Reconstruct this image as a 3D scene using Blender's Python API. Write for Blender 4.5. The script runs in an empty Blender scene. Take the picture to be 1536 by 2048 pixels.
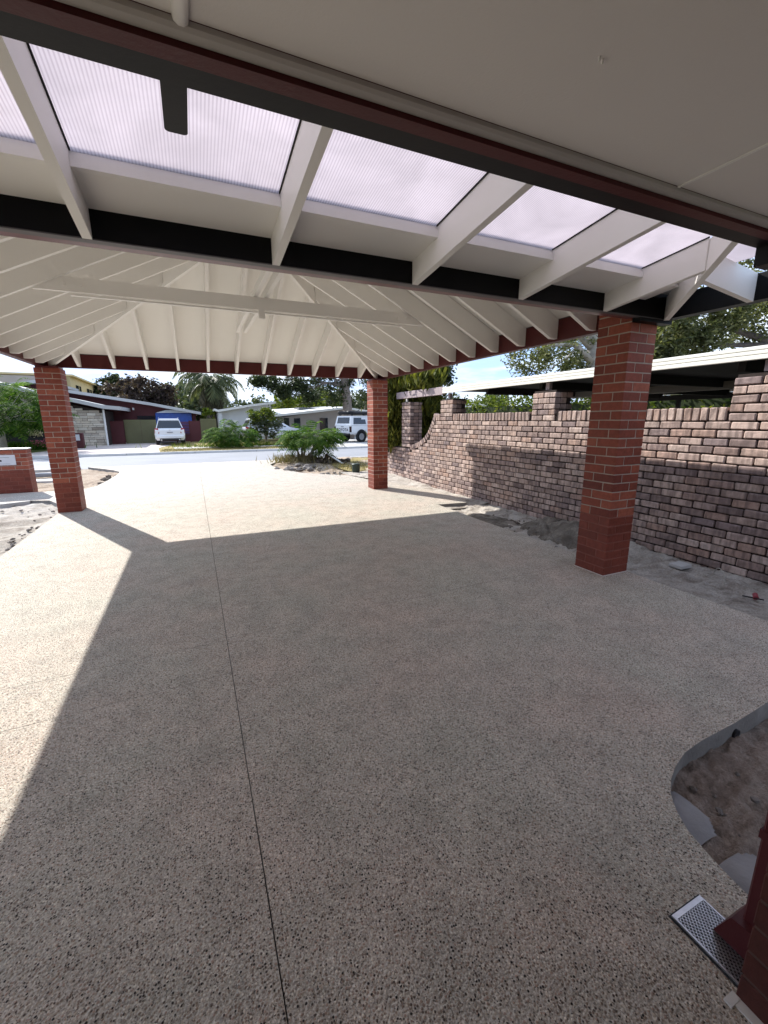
import bpy, bmesh, math, random
import numpy as np
from mathutils import Vector, Matrix

random.seed(7)
RNG = np.random.default_rng(11)
SC = bpy.context.scene
COL = SC.collection

# ------------------------------------------------------------------ camera
F_PX, PITCH, YAW, ROLL, EYE = 842.336, 0.2156, 0.4183, -0.0036, 1.5541
def _rot():
    base = np.array([[1, 0, 0], [0, 0, -1], [0, 1, 0]], float)
    cy, sy = math.cos(YAW), math.sin(YAW)
    rz = np.array([[cy, -sy, 0], [sy, cy, 0], [0, 0, 1]])
    cp, sp = math.cos(PITCH), math.sin(PITCH)
    rx = np.array([[1, 0, 0], [0, cp, -sp], [0, sp, cp]])
    cr, sr = math.cos(ROLL), math.sin(ROLL)
    rr = np.array([[cr, -sr, 0], [sr, cr, 0], [0, 0, 1]])
    return rr @ rx @ base @ rz
RR = _rot()
cam_data = bpy.data.cameras.new("camera")
cam = bpy.data.objects.new("camera", cam_data)
COL.objects.link(cam)
m = Matrix.Identity(4)
for i in range(3):
    m[i][0], m[i][1], m[i][2] = RR[0][i], -RR[1][i], -RR[2][i]
m[2][3] = EYE
cam.matrix_world = m
cam_data.sensor_fit = 'HORIZONTAL'
cam_data.sensor_width = 36.0
cam_data.lens = F_PX / 1536 * 36.0
cam_data.clip_start, cam_data.clip_end = 0.05, 2000
SC.camera = cam

# ------------------------------------------------------------------ sky, sun, exposure
LIGHT = Vector((0.605, -1.287, -1.0)).normalized()
world = bpy.data.worlds.new("World")
SC.world = world
world.use_nodes = True
wn, wl = world.node_tree.nodes, world.node_tree.links
wn.clear()
w_out = wn.new("ShaderNodeOutputWorld")
w_bg = wn.new("ShaderNodeBackground")
w_bg.inputs["Strength"].default_value = 0.105
w_sky = wn.new("ShaderNodeTexSky")
w_sky.sky_type = 'NISHITA'
w_sky.sun_disc = False
w_sky.sun_elevation = math.radians(34.9)
w_sky.sun_rotation = math.radians(-25.2)
w_tc = wn.new("ShaderNodeTexCoord")
w_map = wn.new("ShaderNodeMapping")
w_map.inputs["Scale"].default_value = (1.6, 1.6, 9.0)
w_no = wn.new("ShaderNodeTexNoise")
w_no.inputs["Scale"].default_value = 2.6
w_no.inputs["Detail"].default_value = 7
w_no.inputs["Roughness"].default_value = 0.6
w_no.inputs["Distortion"].default_value = 0.4
w_ra = wn.new("ShaderNodeValToRGB")
w_ra.color_ramp.elements[0].position = 0.38
w_ra.color_ramp.elements[0].color = (0.93, 0.93, 0.93, 1)
w_ra.color_ramp.elements[1].position = 0.66
w_ra.color_ramp.elements[1].color = (0.97, 0.97, 0.97, 1)
w_mix = wn.new("ShaderNodeMix")
w_mix.data_type = 'RGBA'
w_cl = wn.new("ShaderNodeValToRGB")
for el, po, co in zip(w_cl.color_ramp.elements, (0.40, 0.62), ((1.3, 1.9, 3.25, 1), (2.7, 2.95, 3.35, 1))):
    el.position, el.color = po, co
wl.new(w_tc.outputs["Generated"], w_map.inputs["Vector"])
wl.new(w_map.outputs["Vector"], w_no.inputs["Vector"])
wl.new(w_no.outputs["Fac"], w_ra.inputs["Fac"])
wl.new(w_ra.outputs["Color"], w_mix.inputs["Factor"])
wl.new(w_sky.outputs["Color"], w_mix.inputs["A"])
wl.new(w_no.outputs["Fac"], w_cl.inputs["Fac"])
wl.new(w_cl.outputs["Color"], w_mix.inputs["B"])
wl.new(w_mix.outputs["Result"], w_bg.inputs["Color"])
wl.new(w_bg.outputs["Background"], w_out.inputs["Surface"])

sun_d = bpy.data.lights.new("sun", 'SUN')
sun_d.energy = 2.0
sun_d.angle = math.radians(0.5)
sun_d.color = (1.0, 0.965, 0.91)
sun = bpy.data.objects.new("sun", sun_d)
sun.rotation_euler = LIGHT.to_track_quat('-Z', 'Y').to_euler()
sun.location = (-10, 22, 18)
COL.objects.link(sun)

vs = SC.view_settings
SC.display_settings.display_device = 'sRGB'
vs.view_transform = 'Standard'
vs.look = 'None'
vs.exposure = 2.13
vs.gamma = 1.0
vs.use_curve_mapping = False
SC.render.engine = 'CYCLES'
SC.cycles.max_bounces = 10
SC.cycles.diffuse_bounces = 8
SC.cycles.transparent_max_bounces = 12
SC.cycles.use_denoising = True

# ------------------------------------------------------------------ helpers
def W(u, v, x=None, y=None, z=None):
    """Point of the world that a photo pixel shows at a given x, y or z."""
    d = RR.T @ np.array([(u - 768) / F_PX, (v - 1024) / F_PX, 1.0])
    c = np.array([0, 0, EYE])
    i, val = (0, x) if x is not None else ((1, y) if y is not None else (2, z))
    p = c + d * (val - c[i]) / d[i]
    return Vector(p)

def unit(v):
    return v / (np.linalg.norm(v) + 1e-12)

class MB:
    """Collects shapes; build() links them as one mesh object."""
    def __init__(self):
        self.v, self.f = [], []
    def add(self, vs_, fs_):
        o = len(self.v)
        self.v.extend([tuple(p) for p in vs_])
        self.f.extend([tuple(i + o for i in f) for f in fs_])
        return self
    def box(self, x0, x1, y0, y1, z0, z1):
        return self.hexa([(x0, y0, z0), (x1, y0, z0), (x1, y1, z0), (x0, y1, z0), (x0, y0, z1), (x1, y0, z1), (x1, y1, z1), (x0, y1, z1)])
    def hexa(self, p):
        return self.add(p, [(3, 2, 1, 0), (4, 5, 6, 7), (0, 1, 5, 4), (1, 2, 6, 5), (2, 3, 7, 6), (3, 0, 4, 7)])
    def cbox(self, x0, x1, y0, y1, z0, z1, c=0.004, jit=0.0):
        X, Y, Z = (x0, x1), (y0, y1), (z0, z1)
        vs_, idx = [], {}
        sg = (1, -1)
        for i in (0, 1):
            for j in (0, 1):
                for k in (0, 1):
                    for ax in range(3):
                        p = [X[i] + sg[i] * c, Y[j] + sg[j] * c, Z[k] + sg[k] * c]
                        p[ax] = (X, Y, Z)[ax][(i, j, k)[ax]]
                        if jit:
                            p = [q + random.uniform(-jit, jit) for q in p]
                        idx[(i, j, k, ax)] = len(vs_)
                        vs_.append(p)
        fs_ = []
        q = [(0, 0), (1, 0), (1, 1), (0, 1)]
        for s in (0, 1):
            f = [idx[(s, a, b, 0)] for a, b in q]; fs_.append(f if s else f[::-1])
            f = [idx[(a, s, b, 1)] for a, b in q]; fs_.append(f[::-1] if s else f)
            f = [idx[(a, b, s, 2)] for a, b in q]; fs_.append(f if s else f[::-1])
        for a in (0, 1):
            for b in (0, 1):
                f = [idx[(a, b, 0, 0)], idx[(a, b, 1, 0)], idx[(a, b, 1, 1)], idx[(a, b, 0, 1)]]
                fs_.append(f if (a + b) % 2 == 1 else f[::-1])
                f = [idx[(a, 0, b, 0)], idx[(a, 1, b, 0)], idx[(a, 1, b, 2)], idx[(a, 0, b, 2)]]
                fs_.append(f[::-1] if (a + b) % 2 == 1 else f)
                f = [idx[(0, a, b, 1)], idx[(1, a, b, 1)], idx[(1, a, b, 2)], idx[(0, a, b, 2)]]
                fs_.append(f if (a + b) % 2 == 1 else f[::-1])
        for i in (0, 1):
            for j in (0, 1):
                for k in (0, 1):
                    f = [idx[(i, j, k, 0)], idx[(i, j, k, 1)], idx[(i, j, k, 2)]]
                    fs_.append(f if (i + j + k) % 2 == 1 else f[::-1])
        return self.add(vs_, fs_)
    def prism(self, prof, axis, a0, a1):
        """prof: closed outline in the two other axes (in axis order), swept from a0 to a1."""
        n = len(prof)
        def mk(p, a):
            p = list(p); p.insert('xyz'.index(axis), a); return p
        vs_ = [mk(p, a0) for p in prof] + [mk(p, a1) for p in prof]
        fs_ = [tuple(range(n)), tuple(range(2 * n - 1, n - 1, -1))]
        fs_ += [(i, i + n, (i + 1) % n + n, (i + 1) % n) for i in range(n)]
        return self.add(vs_, fs_)
    def bar(self, p0, p1, w, h, up=(0, 0, 1)):
        """rectangular bar whose centre line runs p0-p1; h along up."""
        p0, p1, up = Vector(p0), Vector(p1), Vector(up)
        d = (p1 - p0).normalized()
        s = d.cross(up).normalized()
        u = s.cross(d).normalized()
        a, b = s * w / 2, u * h / 2
        return self.hexa([p0 - a - b, p0 + a - b, p1 + a - b, p1 - a - b, p0 - a + b, p0 + a + b, p1 + a + b, p1 - a + b])
    def tube(self, pts, rad, n=8, cap=True):
        pts = [Vector(p) for p in pts]
        if not hasattr(rad, '__len__'):
            rad = [rad] * len(pts)
        vs_, fs_ = [], []
        for i, p in enumerate(pts):
            d = (pts[min(i + 1, len(pts) - 1)] - pts[max(i - 1, 0)]).normalized()
            a = d.cross(Vector((0, 0, 1)) if abs(d.z) < .9 else Vector((1, 0, 0))).normalized()
            b = d.cross(a)
            for k in range(n):
                t = 2 * math.pi * k / n
                vs_.append(p + (a * math.cos(t) + b * math.sin(t)) * rad[i])
        for i in range(len(pts) - 1):
            for k in range(n):
                fs_.append((i * n + k, i * n + (k + 1) % n, (i + 1) * n + (k + 1) % n, (i + 1) * n + k))
        if cap:
            fs_.append(tuple(range(n - 1, -1, -1)))
            fs_.append(tuple(range((len(pts) - 1) * n, len(pts) * n)))
        return self.add(vs_, fs_)
    def mesh(self, name, mat_, smooth=False):
        me = bpy.data.meshes.new(name)
        me.from_pydata(self.v, [], self.f)
        bm = bmesh.new(); bm.from_mesh(me)
        bmesh.ops.recalc_face_normals(bm, faces=bm.faces)
        bm.to_mesh(me); bm.free()
        if smooth:
            me.polygons.foreach_set('use_smooth', [True] * len(me.polygons))
        if mat_:
            me.materials.append(mat_)
        return me
    def build(self, name, mat_, parent=None, smooth=False, **props):
        o = bpy.data.objects.new(name, self.mesh(name, mat_, smooth))
        return link(o, parent, **props)

def link(o, parent=None, **props):
    COL.objects.link(o)
    if parent is not None:
        o.parent = parent
    for k, v in props.items():
        o[k] = v
    return o

def thing(name, label, category, loc=(0, 0, 0), group=None):
    o = bpy.data.objects.new(name, None)
    o.empty_display_size = 0.2
    COL.objects.link(o)
    o.location = loc
    o['label'], o['category'] = label, category
    if group:
        o['group'] = group
    return o

def place(name, me, parent, loc, rot=(0, 0, 0), scale=(1, 1, 1), **props):
    o = bpy.data.objects.new(name, me)
    o.location, o.rotation_euler, o.scale = loc, rot, scale
    return link(o, parent, **props)

# ------------------------------------------------------------------ materials
def new_mat(name):
    m_ = bpy.data.materials.new(name)
    m_.use_nodes = True
    n = m_.node_tree.nodes
    l = m_.node_tree.links
    return m_, n, l, n["Principled BSDF"]

def rgb(*c):
    return (c[0], c[1], c[2], 1.0)

def noise(n, l, vec, scale, detail=4, rough=.55, dist=0):
    t = n.new("ShaderNodeTexNoise")
    t.inputs["Scale"].default_value = scale
    t.inputs["Detail"].default_value = detail
    t.inputs["Roughness"].default_value = rough
    t.inputs["Distortion"].default_value = dist
    if vec is not None:
        l.new(vec, t.inputs["Vector"])
    return t

def ramp(n, l, fac, stops):
    r = n.new("ShaderNodeValToRGB")
    e = r.color_ramp.elements
    while len(e) < len(stops):
        e.new(0.5)
    for i, (p, c) in enumerate(stops):
        e[i].position = p
        e[i].color = rgb(*c) if hasattr(c, '__len__') else rgb(c, c, c)
    if fac is not None:
        l.new(fac, r.inputs["Fac"])
    return r

def mixc(n, l, fac, a, b, mode='MIX'):
    x = n.new("ShaderNodeMix")
    x.data_type = 'RGBA'
    x.blend_type = mode
    for s, val in (("Factor", fac), ("A", a), ("B", b)):
        if hasattr(val, 'is_linked') or hasattr(val, 'links'):
            l.new(val, x.inputs[s])
        elif s == "Factor":
            x.inputs[s].default_value = val
        else:
            x.inputs[s].default_value = rgb(*val)
    return x.outputs["Result"]

def math_(n, l, op, a, b=None):
    x = n.new("ShaderNodeMath")
    x.operation = op
    for i, val in enumerate((a, b)):
        if val is None:
            continue
        if hasattr(val, 'links'):
            l.new(val, x.inputs[i])
        else:
            x.inputs[i].default_value = val
    return x.outputs[0]

def bump(n, l, bs, height, strength=.4, dist=.01):
    b = n.new("ShaderNodeBump")
    b.inputs["Strength"].default_value = strength
    b.inputs["Distance"].default_value = dist
    l.new(height, b.inputs["Height"])
    l.new(b.outputs["Normal"], bs.inputs["Normal"])
    return b

def plain(name, col, rough=.55, var=.10, scale=2.0, bmp=0.0, bscale=60, metal=0.0, rnd=0.0, spec=.4, dirt=0.0):
    m_, n, l, bs = new_mat(name)
    g = n.new("ShaderNodeNewGeometry")
    t = noise(n, l, g.outputs["Position"], scale, 5)
    f = ramp(n, l, t.outputs["Fac"], [(.25, 1 - var), (.75, 1 + var)])
    f.color_ramp.elements[1].color = rgb(1 + var, 1 + var, 1 + var)
    c = mixc(n, l, 1.0, col, f.outputs["Color"], 'MULTIPLY')
    if rnd:
        oi = n.new("ShaderNodeObjectInfo")
        h = n.new("ShaderNodeHueSaturation")
        l.new(math_(n, l, 'ADD', math_(n, l, 'MULTIPLY', oi.outputs["Random"], 2 * rnd), 1 - rnd), h.inputs["Value"])
        l.new(c, h.inputs["Color"])
        c = h.outputs["Color"]
    if dirt:
        t2 = noise(n, l, g.outputs["Position"], scale * 3.3, 8, .7)
        c = mixc(n, l, math_(n, l, 'MULTIPLY', ramp(n, l, t2.outputs["Fac"], [(.5, 0.0), (.72, 1.0)]).outputs["Color"], dirt), c, tuple(x * .45 for x in col))
    l.new(c, bs.inputs["Base Color"])
    bs.inputs["Roughness"].default_value = rough
    bs.inputs["Metallic"].default_value = metal
    bs.inputs["Specular IOR Level"].default_value = spec
    if bmp:
        b = noise(n, l, g.outputs["Position"], bscale, 6)
        bump(n, l, bs, b.outputs["Fac"], bmp, .01)
    return m_

M = {}
M['white'] = plain('white_paint', (.82, .81, .785), .45, .03, 1.3, .08, 90)
M['white_lining'] = plain('white_lining', (.86, .855, .82), .55, .03, .8, .05, 40)
M['soffit'] = plain('soffit_paint', (.74, .715, .69), .6, .05, .7, .1, 120)
M['soffit_trim_shade'] = plain('soffit_trim_shaded', (.46, .44, .42), .6, .08, 1.5)  # soffit colour made darker: shading of the curved mould is painted in
M['maroon'] = plain('maroon_paint', (.080, .015, .016), .45, .12, 2, .12, 70, spec=.25)
M['maroon_old'] = plain('maroon_steel', (.13, .03, .035), .32, .1, 3)
M['charcoal'] = plain('charcoal_steel', (.013, .0135, .015), .5, .2, 2, .05, 50, spec=.2)
M['black_steel'] = plain('black_steel', (.0045, .0045, .005), .5, .2, 2, spec=.12)
M['gutter_underside'] = plain('gutter_underside_lit', (.10, .095, .10), .5, .1, 3)  # gutter underside: light from below put in as a paler grey
M['galv'] = plain('galvanised_steel', (.62, .62, .63), .35, .12, 30, .1, 200, .9)
M['rubber'] = plain('tyre_rubber', (.02, .02, .02), .8)
M['glass_dark'] = plain('dark_glass', (.015, .018, .022), .06, .1, 4, spec=.8)
M['car_white'] = plain('white_car_paint', (.74, .75, .76), .22, .02, 2, spec=.6)
M['car_silver'] = plain('silver_car_paint', (.55, .58, .62), .25, .03, 2, 0, 0, .3, spec=.6)
M['plastic_black'] = plain('black_plastic', (.018, .018, .02), .5)
M['red_lens'] = plain('red_lens', (.35, .02, .02), .15)
M['dark_lens'] = plain('smoked_lens', (.03, .012, .012), .15)
M['plate_white'] = plain('plate_enamel', (.62, .63, .66), .4)
M['mortar'] = plain('pale_mortar', (.36, .31, .255), .9, .15, 9, .5, 140)
M['mortar_red'] = plain('red_stained_mortar', (.23, .085, .06), .85, .3, 9, .5, 140)
M['mortar_dark'] = plain('dark_mortar', (.035, .024, .02), .95, .3, 9, .5, 140)
M['asphalt'] = plain('asphalt', (.235, .24, .255), .85, .10, .6, .5, 90)
M['kerb'] = plain('kerb_concrete', (.46, .44, .41), .85, .12, 3, .4, 60, dirt=.3)
M['paver'] = plain('pink_driveway_concrete', (.50, .43, .39), .85, .10, 1.5, .3, 60)
M['path'] = plain('broom_finished_concrete', (.46, .45, .43), .8, .10, 2, .4, 110)
M['blue_tarp'] = plain('blue_tarpaulin', (.02, .075, .33), .35, .25, 4, .6, 6)
M['tarp_white'] = plain('white_tarpaulin', (.72, .74, .76), .4, .08, 4)
M['olive'] = plain('olive_fence_steel', (.14, .135, .062), .5, .12, 1.2)
M['maroon_wall'] = plain('maroon_render', (.088, .022, .025), .75, .12, 1.5, .2, 60)
M['cream'] = plain('cream_render', (.58, .47, .24), .8, .08, 1.5)
M['render_white'] = plain('white_weatherboard', (.62, .63, .62), .6, .06, 1.5)
M['beige_wall'] = plain('beige_wall', (.36, .32, .28), .75, .1, 1.2)
M['dark_and_shade'] = plain('dark_wall_and_shade', (.02, .018, .018), .9)  # near black; shade under the carport roof and in the porch is painted in
M['roof_grey'] = plain('grey_roof_metal', (.42, .42, .41), .5, .08, 2)
M['roof_white'] = plain('white_roof_metal', (.74, .73, .68), .45, .06, 2)
M['roof_tile'] = plain('grey_roof_tile', (.13, .135, .15), .7, .2, 3)
M['fascia_white'] = plain('cream_fascia', (.80, .78, .70), .35, .03, 2)
M['lintel'] = plain('weathered_mauve_timber', (.37, .30, .31), .75, .2, 5, .4, 40, dirt=.3)
M['bark'] = plain('grey_bark', (.20, .165, .14), .95, .35, 6, .8, 25)
M['bark_pale'] = plain('pale_bark', (.40, .36, .31), .9, .3, 5, .6, 25)
M['bark_dark'] = plain('dark_bark', (.075, .06, .05), .95, .35, 6, .8, 25)
M['rock'] = plain('grey_rock', (.17, .15, .135), .9, .4, 7, .9, 22)
M['soil_clod'] = plain('dark_soil_clods', (.085, .065, .05), .95, .45, 14, .9, 40)
M['pvc'] = plain('white_pvc', (.72, .72, .70), .4)
M['green_drum'] = plain('dark_green_plastic', (.022, .035, .022), .5, .2, 4)
M['red_cap'] = plain('red_plastic', (.26, .045, .055), .5)
M['wire'] = plain('pale_wire', (.42, .39, .33), .5)
M['flower_pink'] = plain('pink_petals', (.55, .12, .18), .7, .3, 8)
M['flower_cream'] = plain('cream_petals', (.65, .58, .36), .7, .2, 8)
M['white_seal'] = plain('white_sealant', (.72, .69, .64), .6)

def concrete_agg():
    m_, n, l, bs = new_mat('exposed_aggregate')
    g = n.new("ShaderNodeNewGeometry")
    P = g.outputs["Position"]
    v1 = n.new("ShaderNodeTexVoronoi"); v1.inputs["Scale"].default_value = 135; l.new(P, v1.inputs["Vector"])
    v2 = n.new("ShaderNodeTexVoronoi"); v2.inputs["Scale"].default_value = 260; l.new(P, v2.inputs["Vector"])
    sep = n.new("ShaderNodeSeparateColor"); l.new(v1.outputs["Color"], sep.inputs["Color"])
    sep2 = n.new("ShaderNodeSeparateColor"); l.new(v2.outputs["Color"], sep2.inputs["Color"])
    peb = ramp(n, l, sep.outputs["Red"], [(0, (.032, .028, .026)), (.07, (.12, .095, .08)), (.17, (.27, .215, .175)), (.34, (.46, .405, .35)), (.52, (.36, .335, .305)), (.68, (.56, .505, .44)), (.85, (.40, .30, .25)), (.93, (.74, .70, .63))])
    peb.color_ramp.interpolation = 'CONSTANT'
    fine = ramp(n, l, sep2.outputs["Green"], [(0, (.11, .10, .09)), (.12, (.37, .345, .31)), (.5, (.47, .445, .405)), (.9, (.62, .59, .54))])
    edge = ramp(n, l, v1.outputs["Distance"], [(.36, 0.0), (.56, 1.0)])
    c = mixc(n, l, edge.outputs["Color"], peb.outputs["Color"], fine.outputs["Color"])
    big = noise(n, l, P, 1.1, 4)
    tint = ramp(n, l, big.outputs["Fac"], [(.34, (1.0, 1.0, .925)), (.5, (1.04, .995, .925)), (.66, (1.08, .98, .905))])
    c = mixc(n, l, 1.0, c, tint.outputs["Color"], 'MULTIPLY')
    st = noise(n, l, P, 4.5, 8, .7)
    stn = ramp(n, l, st.outputs["Fac"], [(.32, .80), (.6, 1.03)])
    c = mixc(n, l, 1.0, c, stn.outputs["Color"], 'MULTIPLY')
    d1 = noise(n, l, P, .55, 10, .72, .8)
    c = mixc(n, l, ramp(n, l, d1.outputs["Fac"], [(.52, 0.0), (.74, .22)]).outputs["Color"], c, (.27, .235, .195))
    d2 = noise(n, l, P, 1.9, 10, .75, 1.2)
    c = mixc(n, l, ramp(n, l, d2.outputs["Fac"], [(.58, 0.0), (.75, .30)]).outputs["Color"], c, (.60, .56, .49))
    l.new(c, bs.inputs["Base Color"])
    rg = ramp(n, l, sep.outputs["Blue"], [(0, .62), (1, .85)])
    l.new(rg.outputs["Color"], bs.inputs["Roughness"])
    bs.inputs["Specular IOR Level"].default_value = .22
    h = math_(n, l, 'SUBTRACT', 1.0, v1.outputs["Distance"])
    bump(n, l, bs, h, .8, .005)
    return m_
M['concrete'] = concrete_agg()
M['slab_edge'] = plain('slab_edge_concrete', (.25, .235, .215), .9, .3, 6, .7, 60)

def brick_mat(name, stops, single, band=0.0, rough=.8, bmp=.5, bscale=70):
    m_, n, l, bs = new_mat(name)
    g = n.new("ShaderNodeNewGeometry")
    if single:
        oi = n.new("ShaderNodeObjectInfo"); r = oi.outputs["Random"]
    else:
        r = g.outputs["Random Per Island"]
    off = n.new("ShaderNodeVectorMath"); off.operation = 'ADD'
    cmb = n.new("ShaderNodeCombineXYZ")
    l.new(math_(n, l, 'MULTIPLY', r, 37.0), cmb.inputs[0])
    l.new(g.outputs["Position"], off.inputs[0]); l.new(cmb.outputs[0], off.inputs[1])
    base = ramp(n, l, r, stops)
    t = noise(n, l, off.outputs[0], 26, 7, .65)
    f = ramp(n, l, t.outputs["Fac"], [(.25, .74), (.75, 1.2)])
    c = mixc(n, l, 1.0, base.outputs["Color"], f.outputs["Color"], 'MULTIPLY')
    if band:
        mp = n.new("ShaderNodeMapping"); mp.inputs["Scale"].default_value = (3, 13, 2.2)
        l.new(off.outputs[0], mp.inputs["Vector"])
        b = noise(n, l, mp.outputs["Vector"], 1.6, 3, .5)
        bb = ramp(n, l, b.outputs["Fac"], [(.42, 0.0), (.60, 1.0)])
        c = mixc(n, l, math_(n, l, 'MULTIPLY', bb.outputs["Color"], band), c, (.075, .052, .05))
    l.new(c, bs.inputs["Base Color"])
    bs.inputs["Roughness"].default_value = rough
    bs.inputs["Specular IOR Level"].default_value = .25
    h = noise(n, l, off.outputs[0], bscale, 8, .65)
    bump(n, l, bs, h.outputs["Fac"], bmp, .012)
    return m_
RED = [(0, (.15, .036, .024)), (.25, (.25, .062, .036)), (.5, (.205, .049, .030)), (.75, (.28, .071, .040)), (1, (.32, .095, .055))]
REDP = [(0, (.15, .036, .022)), (.5, (.205, .049, .030)), (1, (.18, .043, .027))]
CLK = [(0, (.20, .148, .138)), (.15, (.39, .29, .25)), (.35, (.52, .395, .34)), (.5, (.29, .215, .197)), (.65, (.55, .43, .372)), (.82, (.42, .285, .228)), (1, (.25, .193, .188))]
M['brick_red'] = brick_mat('red_face_brick', RED, True, 0, .62, .3, 90)
M['brick_red_low'] = brick_mat('red_coated_brick', REDP, True, 0, .5, .25, 90)
M['brick_clinker'] = brick_mat('clinker_brick', CLK, True, .5)
M['brick_clinker_mass'] = brick_mat('clinker_brick_mass', CLK, False, .5)

def dirt_mat(name, c0, c1, c2, scale=3.0, bmp=1.0):
    m_, n, l, bs = new_mat(name)
    g = n.new("ShaderNodeNewGeometry"); P = g.outputs["Position"]
    t = noise(n, l, P, scale, 10, .65, .6)
    c = ramp(n, l, t.outputs["Fac"], [(.30, c0), (.5, c1), (.7, c2)])
    t2 = noise(n, l, P, scale * 14, 8, .7)
    f = ramp(n, l, t2.outputs["Fac"], [(.3, .62), (.65, 1.15)])
    l.new(mixc(n, l, 1.0, c.outputs["Color"], f.outputs["Color"], 'MULTIPLY'), bs.inputs["Base Color"])
    bs.inputs["Roughness"].default_value = .95
    bs.inputs["Specular IOR Level"].default_value = .15
    bump(n, l, bs, t2.outputs["Fac"], bmp, .03)
    return m_
M['sand'] = dirt_mat('grey_sand', (.26, .215, .175), (.50, .45, .39), (.68, .63, .56), 4.2)
M['bed_soil'] = dirt_mat('damp_garden_soil', (.22, .165, .13), (.47, .38, .32), (.62, .54, .47), 5.5)
M['dark_spoil'] = dirt_mat('dark_spoil', (.11, .092, .075), (.23, .20, .165), (.42, .38, .32), 5.0)
M['spill'] = plain('mortar_spill', (.27, .265, .27), .8, .2, 6, .3, 60)
M['dry_dirt'] = dirt_mat('dry_dirt', (.20, .145, .10), (.40, .31, .23), (.52, .44, .35), 2.2)
M['dry_grass'] = dirt_mat('dry_lawn', (.20, .16, .06), (.33, .26, .10), (.42, .35, .19), 1.6)
M['green_grass'] = dirt_mat('green_lawn', (.055, .085, .02), (.11, .15, .035), (.20, .22, .07), 1.8)
M['base_earth'] = dirt_mat('earth', (.12, .11, .06), (.20, .19, .10), (.30, .26, .17), .5)

def stone_wall_mat():
    return brick_mat('stacked_stone', [(0, (.26, .215, .17)), (.2, (.52, .46, .38)), (.45, (.66, .60, .50)), (.6, (.40, .35, .30)), (.8, (.60, .52, .41)), (1, (.72, .67, .58))], False, 0, .9, .8, 30)
M['stone'] = stone_wall_mat()

def leaf_mat(name, stops, trans=.3, rough=.5):
    m_, n, l, bs = new_mat(name)
    g = n.new("ShaderNodeNewGeometry")
    t = noise(n, l, g.outputs["Position"], .9, 3)
    a = math_(n, l, 'ADD', math_(n, l, 'MULTIPLY', g.outputs["Random Per Island"], .65), math_(n, l, 'MULTIPLY', t.outputs["Fac"], .45))
    c = ramp(n, l, a, stops)
    l.new(c.outputs["Color"], bs.inputs["Base Color"])
    bs.inputs["Roughness"].default_value = rough
    bs.inputs["Specular IOR Level"].default_value = .12
    tr = n.new("ShaderNodeBsdfTranslucent")
    l.new(mixc(n, l, 1.0, c.outputs["Color"], (1.3, 1.35, .7), 'MULTIPLY'), tr.inputs["Color"])
    mx = n.new("ShaderNodeMixShader"); mx.inputs[0].default_value = trans
    l.new(bs.outputs[0], mx.inputs[1]); l.new(tr.outputs[0], mx.inputs[2])
    l.new(mx.outputs[0], n["Material Output"].inputs["Surface"])
    return m_
M['leaf_gum'] = leaf_mat('gum_leaf', [(.15, (.035, .048, .020)), (.5, (.090, .100, .042)), (.9, (.22, .22, .115))], .36)
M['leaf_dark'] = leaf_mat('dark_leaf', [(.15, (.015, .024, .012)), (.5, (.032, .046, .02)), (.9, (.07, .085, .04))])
M['leaf_red'] = leaf_mat('purple_leaf', [(.15, (.022, .018, .018)), (.5, (.05, .036, .034)), (.9, (.10, .07, .06))])
M['leaf_fern'] = leaf_mat('feathery_leaf', [(.15, (.016, .044, .007)), (.5, (.044, .105, .014)), (.9, (.14, .215, .035))], .4, .8)
M['leaf_lime'] = leaf_mat('lime_leaf', [(.15, (.035, .06, .008)), (.5, (.085, .125, .016)), (.9, (.20, .22, .035))], .3, .65)
M['leaf_conifer'] = leaf_mat('golden_conifer', [(.15, (.020, .032, .007)), (.5, (.066, .078, .015)), (.9, (.18, .18, .035))], .3, .7)
M['leaf_far'] = leaf_mat('far_leaf', [(.15, (.04, .055, .03)), (.5, (.075, .095, .05)), (.9, (.12, .14, .075))], .2)
M['leaf_palm'] = leaf_mat('palm_leaf', [(.15, (.03, .04, .02)), (.5, (.06, .075, .035)), (.9, (.13, .14, .07))], .3)
M['leaf_dead'] = leaf_mat('dead_frond', [(.15, (.035, .035, .02)), (.9, (.11, .095, .055))], .2)
M['weed'] = leaf_mat('dry_weed', [(.15, (.08, .075, .03)), (.5, (.17, .14, .07)), (.9, (.28, .23, .13))], .2)

def poly_mat():
    m_, n, l, bs = new_mat('twin_wall_polycarbonate')
    g = n.new("ShaderNodeNewGeometry")
    wv = n.new("ShaderNodeTexWave"); wv.wave_type = 'BANDS'; wv.bands_direction = 'X'
    wv.inputs["Scale"].default_value = 23.0
    l.new(g.outputs["Position"], wv.inputs["Vector"])
    bl = noise(n, l, g.outputs["Position"], 2.3, 9, .65, .5)
    c = ramp(n, l, wv.outputs["Fac"], [(.15, (.69, .63, .655)), (.6, (.86, .81, .825))])
    c2 = ramp(n, l, bl.outputs["Fac"], [(.3, .84), (.65, 1.0)])
    cc = mixc(n, l, 1.0, c.outputs["Color"], c2.outputs["Color"], 'MULTIPLY')
    tr = n.new("ShaderNodeBsdfTranslucent"); l.new(cc, tr.inputs["Color"])
    l.new(cc, bs.inputs["Base Color"]); bs.inputs["Roughness"].default_value = .25
    mx = n.new("ShaderNodeMixShader"); mx.inputs[0].default_value = .68
    l.new(bs.outputs[0], mx.inputs[1]); l.new(tr.outputs[0], mx.inputs[2])
    l.new(mx.outputs[0], n["Material Output"].inputs["Surface"])
    return m_
M['poly'] = poly_mat()

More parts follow.
